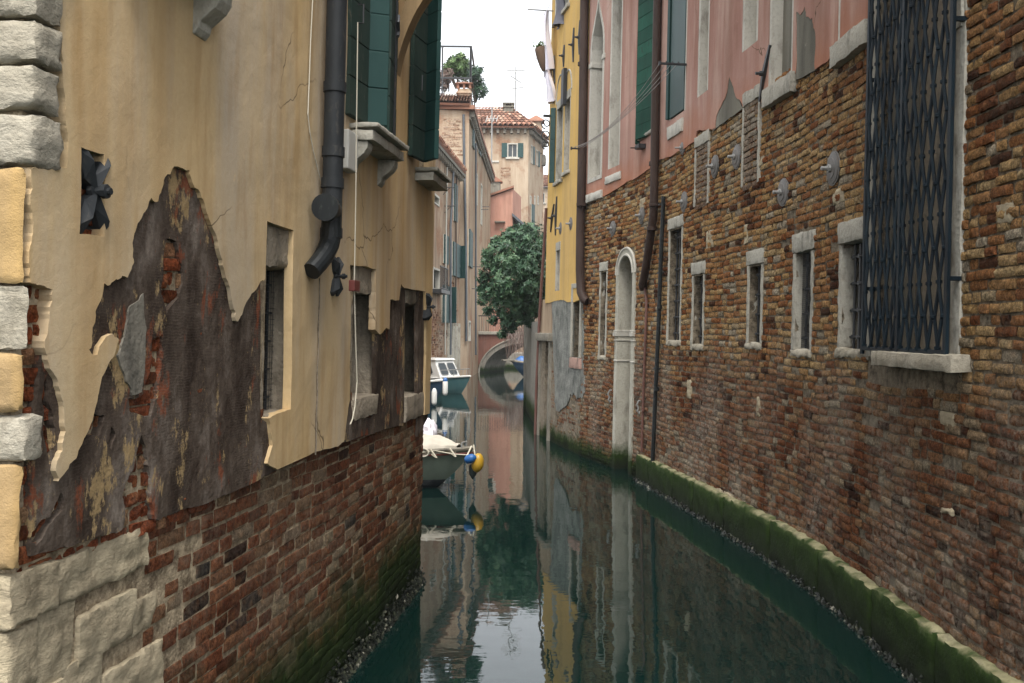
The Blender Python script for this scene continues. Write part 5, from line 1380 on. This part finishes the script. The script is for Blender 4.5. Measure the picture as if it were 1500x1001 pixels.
# ------------------------------------------------------------------ garden wall and tree on the right bank
GWl = Wall([(.68,22.0),(.42,29.5)], -1, 0, False)
gw = thing('garden_wall', 'tall pale grey concrete garden wall under the tree, past the yellow house', 'wall', (.6, 26, -1.2))
zg = GWl.px(779, 472)[1]
mb = MB(GWl); mb.rough(0, GWl.len, -1.2, zg, -.35, 0, .3, .012, 2, .01); mb.build('wall', 'cement_wall', gw, smooth=True)
mb = MB(GWl)
for s in (.5, GWl.len-.18): mb.rough(s-.2, s+.2, -1.2, zg+.05, -.3, .06, .2, .01, 3, .012); mb.build('pier', 'cement_wall', gw, smooth=True); mb = MB(GWl)
mb = MB(); mb.rough(.45, 4.5, 29.2, 29.55, -1.2, zg-.02, .35, .012, 2, .01); mb.build('return_wall', 'cement_wall', gw, smooth=True)
mb = MB(); mb.add([(.9,21.8,.9),(9,21.8,.9),(9,29.3,.9),(.75,29.3,.9)], [(0,1,2,3)]); gd = mb.build('garden_ground', 'mud'); tag(gd, kind='structure')
T = thing('evergreen_tree', 'dense dark green tree leaning over the canal above the grey garden wall', 'tree', (1.5, 27, .9))
lumps = [(760,372,.75,27,300),(735,376,.55,26.6,170),(724,402,.42,27,120),(728,432,.42,26.6,140),(755,410,.65,26,300),(782,360,.6,26.6,220),(785,400,.7,26.2,280),(770,440,.55,26.3,210),(742,452,.42,26.6,150),(744,476,.26,26.5,70),(714,426,.24,27,55),(760,350,.4,27.4,100),(790,435,.55,26.4,180),(718,384,.28,27.2,60),(800,385,.8,27.6,220),(764,460,.34,26.4,100),(735,490,.13,26.5,22),(708,440,.15,27,26),(750,343,.22,27.3,40),(709,408,.16,27,28),(705,424,.1,27,14),(728,356,.2,27,36),(742,347,.16,27.1,26),(774,342,.26,27,50),(716,455,.14,26.8,24),(722,470,.14,26.6,24),(752,482,.12,26.5,18),(775,472,.16,26.4,28),(712,372,.12,27.2,16),(740,420,.3,25.7,80),(765,395,.3,25.4,90),(775,420,.25,25.4,70),(750,385,.25,25.7,70)]
mb = MB()
for x, y, r, dep, n in lumps: leaves(mb, at(x, y, dep), r, int(n*1.5), .105, .4, 1, .1)
mb.build('crown', 'leaf', T)
mb = MB(); tb = Vector((1.5,27,.85)); fk = Vector((1.3,27,3.0))
mb.tube([tb, Vector((1.48,27,1.8)), fk], [.17,.14,.12], 10, raw=True)
for x, y, r, dep, n in lumps: 
    p = at(x, y, dep); mid = fk.lerp(p, .5) + Vector((rng.gauss(0,.1), rng.gauss(0,.1), .15)); mb.tube([fk, mid, p], [.07,.045,.012], 6, raw=True)
mb.build('trunk', 'bark', T, smooth=True)
# bare hanging twigs behind the tree
mb = MB()
for i in range(170):
    x0 = rng.uniform(742, 772); p = at(x0, rng.uniform(470, 492), 50.5); L_ = rng.uniform(.4, 1.7); q = p + Vector((rng.gauss(0,.25), rng.gauss(0,.3), -L_))
    mb.tube([p, p.lerp(q,.5)+Vector((rng.gauss(0,.12), 0, .12)), q], [.014,.011,.006], 4, raw=True)
bt = mb.build('bare_creeper', 'leaf_dry'); tag(bt, 'tangle of bare brown twigs hanging in front of the bridge arch', 'creeper', kind='stuff')
# ------------------------------------------------------------------ boats
class Frame:
    """boat axes: x forward, y to port, z up"""
    def __init__(s, o, heading):
        s.o = Vector((o[0], o[1], 0)); h = Vector((heading[0], heading[1], 0)).normalized(); s.h = h; s.l = Vector((-h.y, h.x, 0))
    def __call__(s, c): return s.o + s.h*c[0] + s.l*c[1] + Vector((0, 0, c[2]))
def hull(fr, L, Bm, h0, h1, keel=-.22, rake=.55, nst=22, flare=.12, full=.55):
    """returns sheer line function and hull MB"""
    def half(u):      # u 0 stern .. 1 bow
        return Bm/2 * (1 - max(0, (u-.35)/.65)**2.1) * (.86 + .14*min(1, u/.35))
    def sheer(u): return h0 + (h1-h0)*u**2.2
    secs = [(0, 0), (.45, .06), (.74, .2), (.88, .45), (.96, .75), (1.0, 1.0)]
    vs = []; 
    def P(u, k, side):
        w, t = secs[k]; s = sheer(u); zb = keel*(1 - max(0, (u-.7)/.3)**2*.6)
        z = zb + (s-zb)*t
        x = u*L - rake*(1-t)**1.3*max(0, (u-.5)/.5)**2
        y = half(u) * w * (1 - flare*(1-t)) * side
        return (x, y, z)
    mb = MB(fr); n = len(secs); rows = []
    for i in range(nst+1):
        u = i/nst; row = [P(u, k, 1) for k in range(n-1, -1, -1)] + [P(u, k, -1) for k in range(1, n)]
        rows.append(row)
    m_ = len(rows[0]); vs = [p for r in rows for p in r]
    fs = [(i*m_+k, i*m_+k+1, (i+1)*m_+k+1, (i+1)*m_+k) for i in range(nst) for k in range(m_-1)]
    fs.append(tuple(range(m_)))
    mb.add(vs, fs)
    return mb, half, sheer
def rail(fr, half, sheer, L, r, dz=0, out=0.01, u0=0, u1=1.0, n=26):
    mb = MB(fr)
    for sd in (-1, 1): mb.tube([(L*(u0+(u1-u0)*i/n), sd*(half(u0+(u1-u0)*i/n)+out), sheer(u0+(u1-u0)*i/n)+dz) for i in range(n+1)], r, 6)
    return mb
def deck(fr, half, sheer, L, dz, u0, u1, bulge, name, mat, parent, wr_=0, n=28, nv=12, skirt=.1):
    mb = MB(fr); vs = []
    for i in range(n+1):
        u = u0 + (u1-u0)*i/n
        for j in range(nv+1):
            v = j/nv*2-1; w = half(u)*1.0
            z = sheer(u)+dz + bulge*(1-v*v)*min(1, max(.12, (u1-u)/.07))
            if wr_: z += wr_*(mnoise.noise(Vector((u*9, v*2.2, 1))) + .6*mnoise.noise(Vector((u*22+v*4, v*4, 3)))) - (skirt if abs(v) > .99 else 0)
            vs.append((u*L, v*w*(1.03 if wr_ else 1), z))
    mb.add(vs, [(i*(nv+1)+j, i*(nv+1)+j+1, (i+1)*(nv+1)+j+1, (i+1)*(nv+1)+j) for i in range(n) for j in range(nv)])
    return mb.build(name, mat, parent, smooth=True)
# grey-green covered boat with fenders, moored round the corner of the ochre house
tip = at(694, 653, 14.4); hd = Vector((.955, -.3, 0)).normalized(); Lb = 5.2
fr = Frame((tip.x - hd.x*Lb, tip.y - hd.y*Lb), hd)
t = thing('covered_boat', 'grey green boat under an off-white canvas cover moored at the corner of the ochre house', 'boat', tuple(fr((2.5, 0, -.2))))
hm, hf, sf = hull(fr, Lb, 1.75, .5, .63, rake=.7)
ho = hm.build('hull', 'hull2', t, smooth=True)
rail(fr, hf, sf, Lb, .028).build('gunwale', 'stone_dirty', t, smooth=True)
rail(fr, hf, lambda u: sf(u)-.07, Lb, .014, out=.004).build('rubbing_stripe', 'redbrown', t, smooth=True)
deck(fr, hf, sf, Lb, -.012, .9, 1.0, .03, 'foredeck', 'stone_dirty', t)
cv = deck(fr, hf, sf, Lb, .03, .0, .955, .17, 'canvas_cover', 'canvas', t, wr_=.05, n=80, nv=20)
mb = MB(fr)
for k, uu in enumerate((.84, .89, .94)):
    mb.tube([(uu*Lb, -hf(uu)-.03, sf(uu)+.02), (uu*Lb+.1, -hf(uu)-.04, sf(uu)-.1), (uu*Lb+.02, -hf(uu)-.035, sf(uu)-.05)], .014, 5)
mb.tube([(.84*Lb, -hf(.84)-.03, sf(.84)-.03), (.9*Lb, -hf(.9)-.03, sf(.9)+.0), (.95*Lb, -hf(.95)-.03, sf(.95)-.07), (Lb-.02, -.06, sf(1)-.1)], .011, 5)
mb.tube([(.87*Lb + .09*math.cos(a), -hf(.87)-.03, sf(.87)-.02 + .06*math.sin(a)) for a in np.linspace(0, 12, 40)], .013, 5)
mb.build('cover_rope', 'rope', t)
mb = MB(fr); mb.tube([(Lb*.97, -.1, sf(.97)+.02), (Lb*.97, -.1, sf(.97)+.09), (Lb*.97, .1, sf(.97)+.09), (Lb*.97, .1, sf(.97)+.02)], .014, 6); mb.build('bow_cleat', 'steel', t)
def fender(name, c, prof, mat, label, cat, group, axis=Vector((0,0,1))):
    mb = MB(); mb.lathe(Vector(c), Vector(c)+axis, prof, 18)
    return tag(mb.build(name, mat, smooth=True), label, cat, group)
c = at(699, 690, 14.3)
ball = lambda r, n=12: [(r - r*math.cos(math.pi*i/n), max(.003, r*math.sin(math.pi*i/n))) for i in range(n+1)]
fender('buoy', at(698, 692, 14.2), [(0,.02),(.02,.05),(.06,.08),(.13,.093),(.2,.085),(.25,.06),(.28,.03)], 'yellow', 'rounded yellow buoy hung from the bow of the grey green covered boat', 'fender', None, Vector((.12,0,1)).normalized())
fender('buoy', at(681, 675, 14.15), [(0,.03),(.02,.055),(.06,.068),(.13,.064),(.16,.04),(.18,.02)], 'blue', 'blue can shaped buoy at the bow of the grey green covered boat', 'fender', None, Vector((.95,-.1,.35)).normalized())
fender('fender', at(692.5, 702, 14.25), [(0,.012),(.03,.03),(.07,.055),(.15,.06),(.22,.05)], 'antifoul', 'small dark fender hanging lowest under the yellow and blue buoys', 'fender', None)
mb = MB(); mb.tube([tip+Vector((0,-.05,.02)), at(697,680,14.25), at(693,690,14.22)], .012, 5, raw=True); mb.tube([tip+Vector((-.03,-.05,.0)), at(684,668,14.2), at(686,690,14.2)], .012, 5, raw=True)
tag(mb.build('fender_rope', 'rope'), 'short pale ropes holding the coloured buoys at the covered boat bow', 'rope')
# white wrapped bundle behind the boat cover
c = at(629, 640, 15.4); mb = MB()
vs = []; n1, n2 = 18, 12
for i in range(n2+1):
    for j in range(n1):
        a, b = math.pi*i/n2, 2*math.pi*j/n1; d = Vector((math.sin(a)*math.cos(b), math.sin(a)*math.sin(b), math.cos(a)))
        r = 1 + .35*mnoise.noise(d*2.2 + Vector((4,2,9))) + .15*mnoise.noise(d*6)
        vs.append(c + Vector((d.x*.13*r, d.y*.16*r, d.z*.22*r + .06)))
mb.add(vs, [(i*n1+j, i*n1+(j+1) % n1, (i+1)*n1+(j+1) % n1, (i+1)*n1+j) for i in range(n2) for j in range(n1)], raw=True)
tag(mb.build('wrapped_bundle', 'cloth_white', smooth=True), 'crumpled white plastic bundle lying on the canvas boat cover', 'bundle')

def cabin(fr, hf, sf, L, u0, u1, wid, h, parent, mat='white', wmat='glass', front=.35):
    """boxy cabin with raked windscreen, windows set proud by a few millimetres"""
    x0, x1 = u0*L, u1*L; zb = sf(u0)-.03
    b = [(x0,-wid,zb),(x1,-wid*.9,zb+.03),(x1,wid*.9,zb+.03),(x0,wid,zb)]
    tp = [(x0+.04,-wid*.92,zb+h),(x1-front,-wid*.82,zb+h),(x1-front,wid*.82,zb+h),(x0+.04,wid*.92,zb+h)]
    mb = MB(fr); mb.add(b+tp, [(3,2,1,0),(4,5,6,7),(0,1,5,4),(1,2,6,5),(2,3,7,6),(3,0,4,7)]); cb = mb.build('cabin', mat, parent, bevel=.03)
    mb = MB(fr); 
    mb.add([(x0-.06,-wid*1.0,zb+h),(x1-front+.1,-wid*.9,zb+h),(x1-front+.1,wid*.9,zb+h),(x0-.06,wid*1.0,zb+h)] + [(x0-.02,-wid*.92,zb+h+.08),(x1-front+.05,-wid*.84,zb+h+.07),(x1-front+.05,wid*.84,zb+h+.07),(x0-.02,wid*.92,zb+h+.08)],
           [(3,2,1,0),(4,5,6,7),(0,1,5,4),(1,2,6,5),(2,3,7,6),(3,0,4,7)]); mb.build('cabin_roof', mat, cb, bevel=.025)
    def pane(A, B_, C_, D__, q=(.1,.9,.25,.85), n=None, mat_=wmat, nm='window'):
        A, B_, C_, D__ = map(Vector, (A, B_, C_, D__))
        f = lambda u, v: (A.lerp(B_, u)).lerp(D__.lerp(C_, u), v)
        nn = Vector(n)*.012; k = .12*(q[1]-q[0]); kk = .18*(q[3]-q[2])
        ring = [(q[0]+k,q[2]),(q[1]-k,q[2]),(q[1],q[2]+kk),(q[1],q[3]-kk),(q[1]-k,q[3]),(q[0]+k,q[3]),(q[0],q[3]-kk),(q[0],q[2]+kk)]
        mb = MB(fr); P0 = [f(u, v) for u, v in ring]; mb.add([p+nn for p in P0]+[p-nn for p in P0], [tuple(range(8))]+[(i, (i+1)%8, 8+(i+1)%8, 8+i) for i in range(8)]); w_ = mb.build(nm, mat_, cb)
        mb = MB(fr); P1 = [p+nn for p in P0]; mb.tube(P1+[P1[0], P1[1]], .014, 5); mb.build('window_trim', 'steel', cb)
    pane(b[0], b[1], tp[1], tp[0], (.1,.52,.3,.82), (0,-1,.1)); pane(b[0], b[1], tp[1], tp[0], (.58,.9,.3,.82), (0,-1,.1))
    pane(b[3], b[2], tp[2], tp[3], (.1,.9,.3,.82), (0,1,.1))
    pane(b[1], b[2], tp[2], tp[1], (.08,.47,.25,.85), (1,0,.3)); pane(b[1], b[2], tp[2], tp[1], (.53,.92,.25,.85), (1,0,.3))
    return cb
# white cabin boat
tip = at(689, 552, 36.2); hd = Vector((.80, -.6, 0)).normalized(); Lb = 4.2
fr = Frame((tip.x - hd.x*Lb, tip.y - hd.y*Lb), hd)
t = thing('cabin_boat', 'white cabin boat with teal hull moored by the brown house', 'boat', tuple(fr((2, 0, -.2))))
hm, hf, sf = hull(fr, Lb, 1.7, .5, .68, rake=.5)
hm.build('hull', 'hull_teal', t, smooth=True)
rail(fr, hf, sf, Lb, .035).build('gunwale', 'white', t, smooth=True)
deck(fr, hf, sf, Lb, -.01, 0, 1, .05, 'deck', 'white', t)
cabin(fr, hf, sf, Lb, .05, .78, .66, .78, t, front=.4)
mb = rail(fr, lambda u: hf(u)*.8, lambda u: sf(u)+.28, Lb, .014, u0=.72, u1=.98)
for sd in (-1, 1):
    for u in (.74, .86, .97): mb.tube([(u*Lb, sd*hf(u)*.8, sf(u)), (u*Lb, sd*hf(u)*.8, sf(u)+.28)], .012, 5)
mb.build('bow_rail', 'steel', t)
# navy boat with windscreen, half hidden by the ochre house
tip = at(652, 553, 30.5); hd = Vector((.72, -.7, 0)).normalized(); Lb = 4.6
fr = Frame((tip.x - hd.x*Lb, tip.y - hd.y*Lb), hd)
t = thing('motor_boat', 'dark blue motor boat with grey windscreen half hidden behind the ochre house corner', 'boat', tuple(fr((2, 0, -.2))))
hm, hf, sf = hull(fr, Lb, 1.75, .55, .82, rake=.6)
hm.build('hull', 'hull_navy', t, smooth=True)
rail(fr, hf, sf, Lb, .04).build('gunwale', 'white', t, smooth=True)
deck(fr, hf, sf, Lb, -.01, 0, 1, .06, 'deck', 'white', t)
cabin(fr, hf, sf, Lb, .1, .66, .7, .85, t, mat='zinc_far', front=.45)
mb = MB(fr); mb.tube([(2.6, .1, sf(.5)+.8), (2.6, .1, sf(.5)+1.45)], .018, 5); mb.build('mast', 'steel', t)
cap = [(0,.02),(.03,.07),(.1,.085),(.42,.085),(.5,.06),(.54,.025)]
g = 'white fenders on the dark blue motor boat'
f1 = fender('fender', at(636, 594, 30.0), cap, 'white', 'larger white fender hanging nearest the ochre house corner', 'fender', g)
f2 = fender('fender', at(652, 580, 30.3), cap, 'white', 'white fender with blue top hanging at the dark blue boat bow', 'fender', g)
mb = MB(); p = at(652, 580, 30.3); mb.lathe(p+Vector((0,0,.46)), p+Vector((0,0,2)), [(0,.075),(.06,.075),(.12,.03)], 12); mb.build('cap', 'blue', f2)
# blue boat at the bridge
tip = at(749, 537, 49.5); hd = Vector((-.93, -.36, 0)).normalized(); Lb = 5
fr = Frame((tip.x - hd.x*Lb, tip.y - hd.y*Lb), hd)
t = thing('tarpaulin_boat', 'dark blue boat with bright blue and white tarpaulin by the bridge arch', 'boat', tuple(fr((2, 0, -.2))))
hm, hf, sf = hull(fr, Lb, 1.8, .55, .85, rake=.8)
hm.build('hull', 'hull_navy', t, smooth=True)
rail(fr, hf, sf, Lb, .06).build('gunwale', 'stone_dirty', t, smooth=True)
deck(fr, hf, sf, Lb, .02, .66, .97, .3, 'blue_tarpaulin', 'blue', t, wr_=.05)
deck(fr, lambda u: hf(u)*.75, sf, Lb, .3, .45, .86, .26, 'white_tarpaulin', 'canvas', t, wr_=.06)
deck(fr, hf, sf, Lb, -.02, .78, 1, .05, 'foredeck', 'stone_dirty', t)
mb = MB(fr); mb.box(Lb-.5, Lb+.5, -.14, .14, sf(1)-.0, sf(1)+.07); mb.build('bow_plank', 'stone_dirty', t, bevel=.01)
mb = MB(fr); mb.box(1.0, 1.5, -.5, .5, sf(.3)+.3, sf(.3)+.85); mb.build('locker', 'white', t, bevel=.03)

# ------------------------------------------------------------------ damp air
hz = bpy.data.materials.new('damp_air'); hz.use_nodes = True; hn = hz.node_tree; hn.nodes.clear()
ho_ = hn.nodes.new('ShaderNodeOutputMaterial'); pv = hn.nodes.new('ShaderNodeVolumePrincipled'); hn.links.new(pv.outputs[0], ho_.inputs['Volume'])
pv.inputs['Color'].default_value = (.93, .95, .97, 1); pv.inputs['Density'].default_value = .0006; pv.inputs['Anisotropy'].default_value = .2
M['haze'] = hz
mb = MB(); mb.box(-30, 30, -14, 112, -2.6, 27)
tag(mb.build('haze', 'haze'), kind='stuff')
